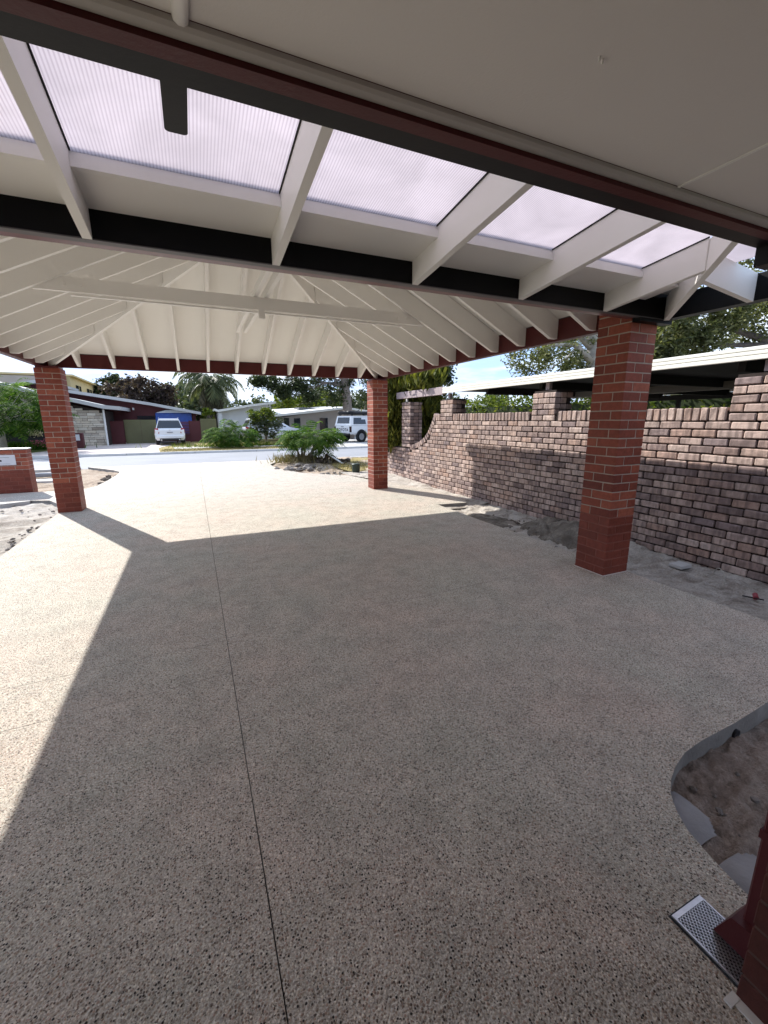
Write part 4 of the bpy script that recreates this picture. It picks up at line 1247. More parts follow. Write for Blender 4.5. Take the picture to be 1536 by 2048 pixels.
def wagon(name, label, mat_, loc, rz):
    t = thing(name, label, 'car', loc); t.rotation_euler = (0, 0, rz)
    def ring(y, w, zb, zs, zt):
        return [(-w * .88, y, zb), (w * .88, y, zb), (w * .97, y, zb + .14), (w, y, zs), (w * .965, y, zt), (w * .5, y, zt + .012), (-w * .5, y, zt + .012), (-w * .965, y, zt), (-w, y, zs), (-w * .97, y, zb + .14)]
    loft(MB(), [ring(.0, .84, .42, .66, .92), ring(.06, .87, .30, .66, 1.02), ring(.5, .89, .27, .68, 1.03), ring(2.6, .89, .27, .68, 1.02), ring(3.4, .885, .28, .68, 1.0), ring(4.3, .85, .30, .62, .86), ring(4.55, .72, .36, .56, .74)]).build('body', mat_, t)
    gb = [(-.80, .10, 1.0), (.80, .10, 1.0), (.80, 3.35, 1.0), (-.80, 3.35, 1.0)]
    gt_ = [(-.60, .42, 1.60), (.60, .42, 1.60), (.60, 2.35, 1.62), (-.60, 2.35, 1.62)]
    c = MB().hexa(gb + gt_).build('cabin', mat_, t)
    MB().hexa([(-.60, .36, 1.602), (.60, .36, 1.602), (.60, 2.33, 1.622), (-.60, 2.33, 1.622), (-.55, .46, 1.655), (.55, .46, 1.655), (.55, 2.2, 1.665), (-.55, 2.2, 1.665)]).build('roof', mat_, t)
    lerp = lambda a, b, s: Vector(a) * (1 - s) + Vector(b) * s
    # rear glass
    pr = [lerp((-.74, .10, 1.0), (-.56, .42, 1.6), .10), lerp((.74, .10, 1.0), (.56, .42, 1.6), .10), lerp((.74, .10, 1.0), (.56, .42, 1.6), .88), lerp((-.74, .10, 1.0), (-.56, .42, 1.6), .88)]
    quad_panel(pr, .008, (0, -1, .5)).build('rear_window', M['glass_dark'], t)
    for s in (-1, 1):
        for y0, y1 in ((.45, 1.25), (1.33, 2.15), (2.22, 2.9)):
            f = lambda y, k: Vector((s * (.80 - .2 * k), y + (.1 if y < .6 else (-.35 if y > 2.8 else 0)) * k, 1.0 + .61 * k))
            quad_panel([f(y0, .12), f(y1, .12), f(y1, .86), f(y0, .86)], .006, (s, 0, .33)).build('side_window', M['glass_dark'], t)
        MB().hexa([(s * .60, -.012, .74), (s * .86, .02, .74), (s * .86, .16, .74), (s * .60, .1, .74), (s * .66, .02, 1.06), (s * .845, .05, 1.06), (s * .845, .2, 1.06), (s * .66, .14, 1.06)]).build('tail_light', M['red_lens'], t)
        MB().tube([(s * .57, .5, 1.70), (s * .57, 2.2, 1.71)], .02, 6).build('roof_rail', M['plastic_black'] if mat_ is M['car_silver'] else mat_, t)
        wheel(t, s * .66, .78, .33, s); wheel(t, s * .66, 3.55, .33, s)
        MB().tube([(s * .52, -.10, .33), (s * .52, .1, .33)], .045, 8).build('exhaust_tip', M['galv'], t)
    MB().cbox(-.80, .80, -.075, .10, .42, .62, .03).build('bumper', mat_, t)
    MB().cbox(-.60, .60, -.085, .06, .30, .418, .02).build('lower_valance', M['plastic_black'], t)
    pl_ = MB().box(-.19, .19, -.018, -.004, .75, .85).build('number_plate', M['plate_white'], t)
    MB().box(-.16, .16, -.022, -.019, .785, .815).build('plate_lettering', M['plastic_black'], pl_)
    MB().tube([(0, -.012, .925), (0, .012, .925)], .045, 10).build('badge', M['galv'], t)
    return t
p = W(342, 884, y=30.6)
wagon('station_wagon', 'white station wagon seen from behind parked at the olive fence', M['car_white'], (p.x, 30.6, .015), .05)
p = W(488, 880, y=33.2)
wagon('hatchback', 'silver car half hidden behind the rounded shrub and the low tree', M['car_silver'], (p.x, 33.2, .015), math.radians(-82))

def ute(loc, rz):
    t = thing('utility_truck', 'white ute with canopy and roof rack parked beside the pillar', 'ute', loc)
    t.rotation_euler = (0, 0, rz)
    def ring(y, w, zb, zs, zt):
        return [(-w * .9, y, zb), (w * .9, y, zb), (w * .98, y, zb + .12), (w, y, zs), (w * .97, y, zt), (w * .5, y, zt + .01), (-w * .5, y, zt + .01), (-w * .97, y, zt), (-w, y, zs), (-w * .98, y, zb + .12)]
    loft(MB(), [ring(0, .885, .56, .85, 1.13), ring(1.7, .90, .52, .85, 1.14), ring(1.75, .91, .45, .85, 1.14), ring(3.5, .91, .45, .85, 1.12), ring(4.8, .88, .45, .80, 1.06), ring(5.15, .78, .5, .75, .95)]).build('body', M['car_white'], t)
    MB().hexa([(-.86, .02, 1.15), (.86, .02, 1.15), (.86, 1.68, 1.15), (-.86, 1.68, 1.15), (-.74, .16, 1.80), (.74, .16, 1.80), (.76, 1.66, 1.82), (-.76, 1.66, 1.82)]).build('canopy', M['car_white'], t)
    MB().hexa([(-.86, 1.72, 1.15), (.86, 1.72, 1.15), (.84, 3.75, 1.12), (-.84, 3.75, 1.12), (-.70, 1.74, 1.78), (.70, 1.74, 1.78), (.68, 3.0, 1.76), (-.68, 3.0, 1.76)]).build('cab', M['car_white'], t)
    L = lambda a, b, s: Vector(a) * (1 - s) + Vector(b) * s
    quad_panel([L((-.66, .02, 1.15), (-.60, .16, 1.8), .22), L((.66, .02, 1.15), (.60, .16, 1.8), .22), L((.66, .02, 1.15), (.60, .16, 1.8), .85), L((-.66, .02, 1.15), (-.60, .16, 1.8), .85)], .01, (0, -1, .2)).build('rear_window', M['glass_dark'], t)
    tg = MB().cbox(-.72, .72, -.02, .012, .66, 1.12, .012).build('tailgate', M['car_white'], t)
    cu = bpy.data.curves.new('lettering', 'FONT')
    cu.body = 'TOYOTA'; cu.size = .27; cu.align_x = 'CENTER'; cu.extrude = .002; cu.offset = .009
    cu.space_character = 1.12
    cu.materials.append(M['plastic_black'])
    tx = bpy.data.objects.new('lettering', cu)
    tx.location = (0, -.024, .775); tx.rotation_euler = (math.pi / 2, 0, 0)
    COL.objects.link(tx)
    dg_ = bpy.context.evaluated_depsgraph_get()
    tm = bpy.data.meshes.new_from_object(tx.evaluated_get(dg_))
    mw_ = (tx.location.copy(), tx.rotation_euler.copy())
    bpy.data.objects.remove(tx); bpy.data.curves.remove(cu)
    wx_ = max(v.co.x for v in tm.vertices) - min(v.co.x for v in tm.vertices)
    place('lettering', tm, tg, mw_[0], mw_[1], (1.22 / wx_, 1, 1))
    MB().box(-.14, .14, -.035, -.0205, 1.05, 1.09).build('handle', M['plastic_black'], tg)
    for s in (-1, 1):
        MB().cbox(s * .81 - .085, s * .81 + .085, -.03, .05, .70, 1.09, .012).build('tail_light', M['dark_lens'], t)
        quad_panel([(s * .845, .25, 1.24), (s * .845, 1.45, 1.24), (s * .765, 1.42, 1.68), (s * .765, .35, 1.68)], .012, (s, 0, .15)).build('canopy_window', M['glass_dark'], t)
        quad_panel([(s * .845, 1.86, 1.2), (s * .845, 2.6, 1.2), (s * .72, 2.55, 1.7), (s * .72, 1.92, 1.7)], .012, (s, 0, .22)).build('door_window', M['glass_dark'], t)
        quad_panel([(s * .845, 2.7, 1.2), (s * .835, 3.5, 1.2), (s * .72, 2.95, 1.7), (s * .72, 2.66, 1.7)], .012, (s, 0, .22)).build('door_window', M['glass_dark'], t)
        MB().tube([(s * .895, .95, .42), (s * .915, .95, .42)], .47, 18).build('wheel_arch', M['plastic_black'], t)
        MB().tube([(s * .895, 4.1, .42), (s * .915, 4.1, .42)], .47, 18).build('wheel_arch', M['plastic_black'], t)
        wheel(t, s * .715, .95, .385, s); wheel(t, s * .715, 4.1, .385, s)
    MB().cbox(-.80, .80, -.16, .0, .50, .63, .03).build('bumper', M['plastic_black'], t)
    rk = MB()
    for x in (-.66, -.22, .22, .66): rk.box(x - .03, x + .03, .15, 2.9, 1.93, 1.97)
    for y in (.3, 1.4, 2.6): rk.box(-.72, .72, y - .03, y + .03, 1.89, 1.929)
    for s in (-1, 1):
        for y in (.35, 1.45, 2.6): rk.box(s * .66 - .02, s * .66 + .02, y - .02, y + .02, 1.76, 1.89)
    rk.build('roof_rack', M['plastic_black'], t)
    MB().cbox(-.62, .5, .12, 2.4, 1.975, 2.13, .03).build('awning_bag', M['plastic_black'], t)
    MB().tube([(.86, .3, 2.02), (.86, 2.4, 2.02)], .09, 8).build('awning_roll', M['plastic_black'], t)
    return t
p = W(686, 885, y=28.6)
ute((p.x, 28.6, .02), math.radians(-68))

# ------------------------------------------------------------------ vegetation
def leaf_mesh(name, P, length, width, mat_, droop=0.0, up=0.3):
    """many small bent leaves; P = Nx3 points"""
    n = len(P)
    d = RNG.normal(size=(n, 3)); d[:, 2] = d[:, 2] * .6 - droop
    d /= np.linalg.norm(d, axis=1)[:, None]
    nr = RNG.normal(size=(n, 3)); nr[:, 2] += up
    s = np.cross(d, nr); s /= (np.linalg.norm(s, axis=1)[:, None] + 1e-9)
    L = length * RNG.uniform(.6, 1.3, (n, 1)); Wd = width * RNG.uniform(.7, 1.25, (n, 1))
    a = P - d * L / 2; c = P + d * L / 2
    b = P + s * Wd / 2; e = P - s * Wd / 2
    V = np.stack([a, b, c, e], 1).reshape(-1, 3)
    return quads(name, V, mat_)

def quads(name, V, mat_):
    n = len(V) // 4
    me = bpy.data.meshes.new(name)
    me.vertices.add(n * 4); me.loops.add(n * 4); me.polygons.add(n)
    me.vertices.foreach_set('co', np.asarray(V, np.float32).ravel())
    me.loops.foreach_set('vertex_index', np.arange(n * 4, dtype=np.int32))
    me.polygons.foreach_set('loop_start', np.arange(0, n * 4, 4, dtype=np.int32))
    me.polygons.foreach_set('loop_total', np.full(n, 4, np.int32))
    me.update(calc_edges=True)
    me.materials.append(mat_)
    return me

def clump_points(blobs, per, nsub, spread):
    """blobs: (centre, radii); sub-clumps near the surface of each, leaves gathered about them"""
    out = []
    for c, r in blobs:
        c, r = np.array(c, float), np.array(r, float)
        u = RNG.normal(size=(nsub, 3)); u /= np.linalg.norm(u, axis=1)[:, None]
        rad = RNG.uniform(.45, 1.0, (nsub, 1)) ** .6
        sc = c + u * rad * r
        k = RNG.integers(0, nsub, per)
        sp = spread * RNG.uniform(.5, 1.2, (nsub, 1))
        out.append(sc[k] + RNG.normal(size=(per, 3)) * sp[k] * np.array([1, 1, .7]))
    return np.concatenate(out)

def tree(name, label, cat, base, trunk, limbs, blobs, per, nsub, spread, leaf, mat_, bark, group=None, droop=0.2):
    t = thing(name, label, cat, base, group)
    b = Vector(base)
    mb = MB()
    mb.tube([Vector(p) - b for p, r in trunk], [r for p, r in trunk], 9)
    mb.build('trunk', bark, t, smooth=True)
    if limbs:
        mb = MB()
        for lm_ in limbs:
            mb.tube([Vector(p) - b for p, r in lm_], [r for p, r in lm_], 6)
        mb.build('branches', bark, t, smooth=True)
    P = clump_points(blobs, per, nsub, spread) - np.array(base, float)
    link(bpy.data.objects.new('crown', leaf_mesh('crown', P, leaf[0], leaf[1], mat_, droop)), t)
    return t

def limb_set(a, blobs, r0, n_each=2):
    out = []
    for c, r in blobs:
        for _ in range(n_each):
            tgt = Vector(c) + Vector((random.uniform(-.5, .5) * r[0], random.uniform(-.5, .5) * r[1], random.uniform(-.2, .6) * r[2]))
            s = Vector(a) + Vector((random.uniform(-.1, .1), random.uniform(-.1, .1), random.uniform(-.6, .3)))
            mid = s.lerp(tgt, .5) + Vector((random.uniform(-.3, .3), random.uniform(-.3, .3), random.uniform(0, .5)))
            out.append([(s, r0), (mid, r0 * .6), (tgt, r0 * .2)])
            for _ in range(2):
                t2 = tgt + Vector((random.uniform(-.7, .7) * r[0], random.uniform(-.7, .7) * r[1], random.uniform(-.4, .6) * r[2]))
                out.append([(mid.lerp(tgt, random.uniform(.2, .8)), r0 * .35), (t2, r0 * .1)])
    return out

# the two big gums behind the neighbouring carport
def px_blob(u, v, y, rpx, fy=1.0, fz=1.0):
    c = W(u, v, y=y); d = math.hypot(c.x * .397 + c.y * .893, 0)
    r = rpx * (c.x * .397 + c.y * .893) / F_PX
    return (c, (r, r * fy, r * fz))
yT = 12.0
bl = [px_blob(1060, 722, yT, 42, 1, .75), px_blob(1115, 712, yT, 42, 1, .8), px_blob(1160, 690, yT + .5, 45), px_blob(1210, 640, yT, 75), px_blob(1120, 640, yT + 1, 60), px_blob(1170, 735, yT + .5, 40, 1, .7), px_blob(1290, 600, yT, 80)]
a = W(1185, 700, y=yT)
base = (a.x + .7, yT + .3, -.1)
tree('gum_tree', 'tall gum tree with pale forked branches behind the neighbouring carport, left of the near pillar', 'tree', base,
     [(base, .34), ((a.x + .5, yT + .2, 2.2), .27), (a, .2), (a + Vector((.1, .3, 2.2)), .12)],
     [[(a - Vector((0, 0, .4)), .15), (W(1150, 690, y=yT), .09), (W(1110, 690, y=yT), .05), (W(1075, 705, y=yT), .02)], [(a, .13), (W(1140, 650, y=yT), .07), (W(1100, 640, y=yT), .03)], [(a, .12), (W(1195, 660, y=yT), .07), (W(1215, 600, y=yT), .03)],
      [(W(1160, 692, y=yT), .06), (W(1135, 715, y=yT), .04), (W(1105, 735, y=yT), .02)]] + limb_set(a, bl[3:5], .06, 1),
     bl, 1300, 30, .17, (.15, .055), M['leaf_gum'], M['bark_pale'], 'gum trees behind the neighbouring carport')
yT = 7.0
bl = [px_blob(1345, 650, yT, 40), px_blob(1400, 640, yT, 48), px_blob(1390, 690, yT, 40, 1, .6), px_blob(1450, 625, yT, 35), px_blob(1515, 640, yT, 50), px_blob(1560, 600, yT, 70), px_blob(1330, 700, yT, 25), px_blob(1500, 560, yT, 90), px_blob(1420, 560, yT, 70)]
a = W(1560, 690, y=yT)
base = (a.x + .5, yT + .5, -.1)
tree('gum_tree', 'dense dark gum tree above the ribbed cream fascia right of the near pillar', 'tree', base,
     [(base, .38), (a, .28), (a + Vector((-.3, .3, 3)), .16)],
     [[(a, .12), (W(1470, 660, y=yT), .06), (W(1390, 655, y=yT), .02)], [(a, .10), (W(1440, 690, y=yT), .05), (W(1340, 680, y=yT), .015)]] + limb_set(a + Vector((0, 0, 1)), bl[4:6], .06, 1),
     bl, 1350, 26, .15, (.15, .055), M['leaf_gum'], M['bark_dark'], 'gum trees behind the neighbouring carport')

# hedge seen under the neighbouring carport
hd = thing('hedge', 'clipped green hedge along the far side of the neighbouring carport', 'hedge', (11.6, 3, 0))
P = np.stack([RNG.uniform(-.45, .45, 16000), RNG.uniform(-8, 14, 16000), RNG.uniform(0, 1, 16000) ** .6 * 2.45], 1)
P[:, 2] += .12 * np.sin(P[:, 1] * 2.2) + .08 * np.sin(P[:, 1] * 5.1)
link(bpy.data.objects.new('foliage', leaf_mesh('foliage', P, .15, .08, M['leaf_lime'], 0)), hd)
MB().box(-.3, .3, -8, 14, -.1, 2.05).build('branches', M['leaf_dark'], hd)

# golden conifer hedge at the end of the wall: upright sprays
def sprays(name, centers, hgt, mat_, parent, n, wid=.09, ln=.42):
    k = len(centers)
    V = []
    C = np.array(centers)
    idx = RNG.integers(0, k, n)
    base = C[idx] + RNG.normal(size=(n, 3)) * np.array([.14, .14, .10])
    d = RNG.normal(size=(n, 3)) * .35; d[:, 2] = RNG.uniform(.5, 1.0, n)
    d /= np.linalg.norm(d, axis=1)[:, None]
    s = np.cross(d, RNG.normal(size=(n, 3))); s /= np.linalg.norm(s, axis=1)[:, None]
    L = ln * RNG.uniform(.4, 1.1, (n, 1)); Wd = wid * RNG.uniform(.5, 1.2, (n, 1))
    V = np.stack([base - s * Wd * .2, base + d * L * .45 - s * Wd * .5, base + d * L, base + d * L * .45 + s * Wd * .5], 1).reshape(-1, 3)
    return link(bpy.data.objects.new(name, quads(name, V, mat_)), parent)
ch = thing('conifer_hedge', 'tall golden green conifer hedge behind the curved end of the brick wall', 'hedge', (5.80, 11, 0))
cs = []
for y in np.arange(9.95, 12.8, .32):
    for z in np.arange(.1, 3.9, .34):
        for sx in (-1, 1):
            cs.append((random.uniform(.0, .2) + sx * .16 - .1, y - 11 + random.uniform(-.15, .15), z + random.uniform(-.12, .12)))
sprays('foliage', cs, .4, M['leaf_conifer'], ch, 24000, .055, .3)
MB().box(-.1, .12, -.9, 1.6, -.1, 3.1).build('branches', M['leaf_dark'], ch)
iv = thing('golden_creeper', 'yellow green creeper spilling over the low end of the brick wall', 'creeper', (4.95, 10.9, 0))
cs = [(random.uniform(-.10, .12), random.uniform(-.30, .42), z) for z in np.arange(.82, 2.9, .05) for _ in range(3)]
sprays('foliage', cs, .3, M['leaf_conifer'], iv, 5200, .05, .22)
MB().tube([(.12, .5, .0), (.14, .4, 1.2), (.1, .2, 2.6)], [.05, .04, .02], 6).build('stem', M['bark'], iv)
iv2 = thing('creeper', 'conifer sprays lying over the top of the mauve timber beam', 'creeper', (5.2, 9.6, 2.3))
cs = [(random.uniform(-.12, .25), random.uniform(-.7, 1.0), random.uniform(.0, .35)) for _ in range(60)]
sprays('foliage', cs, .3, M['leaf_conifer'], iv2, 1400, .07, .3)
dk = W(882, 752, y=15)
tree('dark_tree', 'small dark tree rising behind the golden conifer hedge', 'tree', (dk.x + .2, 15.2, 0), [((dk.x + .2, 15.2, 0), .12), ((dk.x + .1, 15.2, 2.4), .08), (dk + Vector((0, .2, .3)), .04)], [],
     [px_blob(880, 750, 15, 18, 1, 1.5), px_blob(872, 735, 15, 22)], 1300, 16, .16, (.15, .08), M['leaf_dark'], M['bark_dark'])

# feathery flat topped trees (fern leaved)
def fronds(name, tips, mat_, parent, L=.75, pairs=9, pw=.14, droop=.5):
    V = []
    for (o, dr, ln) in tips:
        o, dr = np.array(o, float), unit(np.array(dr, float))
        side = unit(np.cross(dr, [0, 0, 1.0]))
        prev = o.copy()
        for i in range(pairs):
            t = (i + 1) / pairs
            d = unit(dr + np.array([0, 0, -droop * 2.2 * t]))
            p = prev + d * ln / pairs
            w = pw * math.sin(math.pi * (.15 + .8 * t)) * ln / .75
            for s in (-1, 1):
                q = p + side * s * w * 1.5 + d * w * .5 + np.array([0, 0, -w * (.35 + RNG.uniform(0, .5))])
                wd = d * ln / pairs * .42
                V += [p - wd * .6, p + wd * .6, q + wd * .9, q - wd * .3]
            prev = p
    return link(bpy.data.objects.new(name, quads(name, np.array(V), mat_)), parent)
def feather_tree(name, label, base, trunk_top, crown, nf, L, stems, mat_, bark=None, group=None, droop=.45):
    t = thing(name, label, 'small tree', base, group)
    b = Vector(base)
    mb = MB()
    for s in range(stems):
        a = 2 * math.pi * s / max(stems, 1) + .5
        o = Vector((math.cos(a) * .12 * (stems > 1), math.sin(a) * .1 * (stems > 1), -.05))
        e = trunk_top - b + Vector((math.cos(a), math.sin(a), 0)) * .5 * (stems > 1)
        mb.tube([o, o.lerp(e, .5) + Vector((random.uniform(-.06, .06), 0, 0)), e], [.045, .04, .025] if stems > 1 else [.22, .16, .1], 7)
    mb.build('trunk', bark or M['bark_pale'], t, smooth=True)
    (c, r) = crown
    tips, br = [], MB()
    for k in range(nf):
        u = RNG.normal(size=3); u = unit(u); rr_ = RNG.uniform(.25, 1.0) ** .5
        o = np.array(c) + u * rr_ * np.array(r) - np.array(base)
        dr = unit(np.array([u[0], u[1], .15 + .25 * u[2]]) + RNG.normal(size=3) * .35)
        tips.append((o, dr, L * RNG.uniform(.6, 1.2)))
        if k % 7 == 0:
            br.tube([trunk_top - b, Vector(o)], [.022, .008], 4, False)
    br.build('branches', bark or M['bark_pale'], t)
    fronds('crown', tips, mat_, t, droop=droop)
    return t
G_F = 'feathery fern leaved small trees'
p = W(607, 921, y=15.6)
cc = W(628, 872, y=15.7)
feather_tree('feathery_tree', 'flat topped feathery green tree on thin stems in the near dirt island by the road', (p.x, 15.6, .05), cc + Vector((-.25, 0, -.1)),
             (cc + Vector((-.1, 0, -.02)), (.95, .8, .26)), 260, .62, 5, M['leaf_fern'], None, G_F, .55)
p = W(468, 890, y=26.5); cc = W(464, 868, y=26.5)
feather_tree('feathery_tree', 'low spreading feathery tree on the dry verge over the road, right of the white wagon', (p.x, 26.5, .0), cc, (cc, (1.25, 1.0, .48)), 230, .8, 4, M['leaf_fern'], None, G_F, .5)
p = W(4, 888, y=27.5); cc = W(-6, 808, y=27.5)
feather_tree('feathery_tree', 'taller feathery tree with a pale trunk before the maroon house at the left edge', (p.x, 27.5, 0), cc + Vector((0, 0, -.8)), (cc, (2.6, 2.0, 1.15)), 420, 1.0, 1, M['leaf_fern'], M['bark_pale'], G_F, .5)

# rounded shrub
cc = W(530, 846, y=28.2)
tree('rounded_shrub', 'rounded open shrub with lime new leaves in front of the white house', 'shrub', (cc.x, 28.2, 0),
     [((cc.x, 28.2, 0), .07), ((cc.x, 28.2, .5), .06), (cc, .03)], limb_set((cc.x, 28.2, .4), [(cc, (.9, .8, .8))], .04, 5),
     [(cc + Vector((0, 0, -.05)), (1.05, .9, .95))], 2300, 45, .15, (.17, .075), M['leaf_dark'], M['bark'], None)
lm = bpy.data.objects.new('new_leaves', leaf_mesh('new_leaves', clump_points([(cc + Vector((-.25, -.2, .45)), (.85, .7, .55))], 1400, 30, .14) - np.array((cc.x, 28.2, 0)), .16, .075, M['leaf_lime'], 0))
link(lm, [o for o in bpy.data.objects if o.name.startswith('rounded_shrub')][0])

# trees over the road and beyond
def simple_tree(label, u, v, y, rpx, mat_, name='tree', cat='tree', fz=1.0, bark=None, per=1100, leaf=(.4, .2), group=None, nsub=24, sp=.35, extra=()):
    c, r = px_blob(u, v, y, rpx, 1, fz)
    base = (c.x, y, 0)
    bl = [(c, r)] + [px_blob(*e) for e in extra]
    return tree(name, label, cat, base, [(base, .25), ((c.x, y, c.z * .6), .18), (c, .08)], limb_set((c.x, y, c.z * .6), bl, .06, 2), bl, per, nsub, sp * r[0] / 1.6, leaf, mat_, bark or M['bark'], group)
G_D = 'dark purple leaved trees behind the maroon house'
simple_tree('bushy purple leaved tree rising just behind the maroon roof, leftmost of the dark row', 250, 788, 46, 30, M['leaf_red'], 'purple_tree', per=1900, leaf=(.36, .16), group=G_D)
simple_tree('tallest pointed purple leaved tree in the middle of the dark row behind the maroon roof', 287, 787, 44, 28, M['leaf_red'], 'purple_tree', per=1900, leaf=(.36, .16), group=G_D, fz=1.2)
simple_tree('lower purple leaved tree at the right end of the dark row above the blue tarpaulin', 325, 793, 45, 26, M['leaf_red'], 'purple_tree', per=1700, leaf=(.36, .16), group=G_D)
simple_tree('grey green gum with an open top between the cream house and the purple trees', 222, 778, 58, 24, M['leaf_dark'], 'gum_tree', per=1100, leaf=(.5, .2), bark=M['bark_pale'], extra=((214, 790, 58, 26), (228, 766, 58, 14)))
simple_tree('bright green bush above the olive fence beside the palm', 416, 831, 37, 14, M['leaf_lime'], 'bush', 'bush', per=900, leaf=(.22, .1), nsub=20)
simple_tree('mid green shrub behind the olive fence below the palm trunk', 398, 828, 38, 12, M['leaf_dark'], 'bush', 'bush', per=700, leaf=(.22, .1), nsub=16)
G_E = 'green trees behind the long low house'
for k, (u, v, r, lab) in enumerate([(565, 812, 22, 'lime green tree behind the white skillion roof'), (610, 812, 22, 'low green tree behind the middle of the long pale roof'), (650, 808, 26, 'green tree with hanging foliage behind the right part of the pale roof'), (730, 812, 26, 'green tree behind the roof at the slim pillar')]):
    simple_tree(lab, u, v, 50 + k, r, M['leaf_lime'] if k != 3 else M['leaf_dark'], 'tree', per=1500, leaf=(.4, .2), group=G_E)
# big eucalypt over the long house
yT = 33.5
bl = [px_blob(640, 775, yT, 34, .8), px_blob(612, 790, yT, 20), px_blob(670, 790, yT, 26), px_blob(720, 780, yT, 34), px_blob(545, 770, yT, 22, 1, .7), px_blob(572, 785, yT, 16, 1, .9), px_blob(590, 762, yT, 18), px_blob(515, 762, yT, 12, 1, .6), px_blob(690, 735, yT, 40), px_blob(600, 722, yT, 34), px_blob(640, 722, yT, 36)]
a = W(694, 800, y=yT)
tree('eucalypt', 'large eucalypt with a thick trunk and hanging dark foliage standing before the long low house', 'tree', (a.x + .1, yT, 0),
     [((a.x + .1, yT, 0), .48), ((a.x + .05, yT, 1.4), .42), (a, .36), (a + Vector((-.25, 0, 2.2)), .3), (a + Vector((-.1, 0, 5)), .2)],
     [[(a + Vector((-.1, 0, 1.2)), .16), (W(640, 765, y=yT), .09), (W(590, 758, y=yT), .05), (W(530, 758, y=yT), .02)]] + limb_set(a + Vector((0, 0, 1.6)), bl[:4], .09, 2),
     bl, 1100, 18, .26, (.26, .09), M['leaf_dark'], M['bark'])
# palm
pm = W(424, 800, y=41)
pt = thing('palm_tree', 'date palm with drooping fronds and a dark skirt of dead leaves beyond the fence', 'palm', (pm.x, 41, 0))
ztop = W(424, 762, y=41).z
MB().tube([(0, 0, 0), (.1, 0, ztop * .5), (-.05, 0, ztop)], [.42, .36, .34], 10).build('trunk', M['bark_dark'], pt)
def palm_fronds(n, L, up, mat_, name, zc):
    V = []
    for i in range(n):
        az = 2 * math.pi * i / n + RNG.uniform(-.15, .15)
        el = RNG.uniform(*up)
        d = np.array([math.cos(az) * math.cos(el), math.sin(az) * math.cos(el), math.sin(el)])
        p = np.array([0, 0, zc]); side = unit(np.cross(d, [0, 0, 1.0])); ln = L * RNG.uniform(.8, 1.1)
        for k in range(16):
            d = unit(d + np.array([0, 0, -.115]))
            q = p + d * ln / 16
            for s in (-1, 1):
                w = .62 * math.sin(math.pi * (.12 + .82 * k / 16))
                tip = q + side * s * w + d * .25 + np.array([0, 0, -.28 - RNG.uniform(0, .25)])
                V += [p, p + d * .13, tip + d * .02, tip - d * .08]
            V += [p - side * .05, p + side * .05, q + side * .04, q - side * .04]
            p = q
    return link(bpy.data.objects.new(name, quads(name, np.array(V), mat_)), pt)
palm_fronds(26, 3.0, (-.1, 1.25), M['leaf_palm'], 'frond', ztop)['kind'] = 'stuff'
palm_fronds(22, 2.3, (-1.1, -.3), M['leaf_dead'], 'dead_frond', ztop - .1)['kind'] = 'stuff'

# wooded rise in the distance
P = []
tops = []
for k in range(170):
    u = RNG.uniform(150, 1000); y = RNG.uniform(85, 150)
    vtop = 800 - 9 * math.sin(u * .021) - 8 * math.sin(u * .05 + 1) - (6 if u < 500 else 0) + RNG.uniform(-7, 12)
    if u > 780: vtop += 6
    c = W(u, vtop + 14, y=y)
    r = RNG.uniform(2.2, 4.2)
    tops.append((c, (r, r, r * .9)))
    tops.append(((c.x, y, c.z - 3.2), (r * 1.2, r, r)))
    tops.append(((c.x, y, c.z - 6.2), (r * 1.3, r, r)))
P = clump_points(tops, 170, 14, .7)
P = P[P[:, 2] > .1]
link(bpy.data.objects.new('distant_trees', leaf_mesh('distant_trees', P, 1.15, .6, M['leaf_far'], 0)), None, kind='stuff', label='distant wooded rise of grey green trees', category='trees')

# ------------------------------------------------------------------ small things on the ground
def rocks(name, label, cat, loc, n, spread, size, mat_, flat=.6, heap=0):
    t = thing(name, label, cat, loc)
    for k in range(n):
        r = random.uniform(*size)
        mb = MB(); bm = bmesh.new()
        bmesh.ops.create_icosphere(bm, subdivisions=1, radius=r)
        for v in bm.verts:
            v.co *= random.uniform(.65, 1.25)
            v.co.z *= flat
        me = bpy.data.meshes.new('rock'); bm.to_mesh(me); bm.free()
        me.materials.append(mat_)
        x, y = random.gauss(0, spread[0]), random.gauss(0, spread[1])
        h = heap * math.exp(-(x / spread[0]) ** 2 * .7 - (y / spread[1]) ** 2 * .7)
        place('clod', me, t, (x, y, random.uniform(.2, 1) * h + r * .2), (0, 0, random.uniform(0, 6)))
    return t
p = W(655, 922, y=15.2)
rocks('spoil_heap', 'heap of dark soil clods beside the feathery tree in the dirt island', 'soil heap', (p.x + .05, 15.2, .0), 46, (.42, .25), (.05, .16), M['soil_clod'], .75, .24)
p = W(595, 938, y=14.2)
rocks('rubble', 'broken grey rubble along the driveway edge under the feathery tree', 'rubble', (p.x + .15, 14.2, -.03), 40, (.35, .55), (.04, .13), M['rock'], .6, .1)
p = W(620, 947, y=12.9)
rocks('rubble', 'thin line of small stones by the driveway curve, nearest the slim pillar', 'rubble', (p.x + .6, 12.2, -.05), 30, (.55, .18), (.02, .07), M['rock'], .6, .03)
rocks('rubble', 'dark clods along the left driveway edge beyond the far left pillar', 'rubble', (-2.3, 13.7, -.05), 34, (.07, .75), (.03, .08), M['soil_clod'], .7, .05)
rocks('rubble', 'dark lumps at the edge of the left sand bed', 'rubble', (-2.34, 7.4, -.06), 26, (.07, .8), (.015, .04), M['rock'], .6, .02)
rocks('rubble', 'scattered lumps in the left sand bed by the concrete path', 'rubble', (-3.1, 9.3, -.06), 20, (.5, .5), (.01, .035), M['rock'], .6, .02)
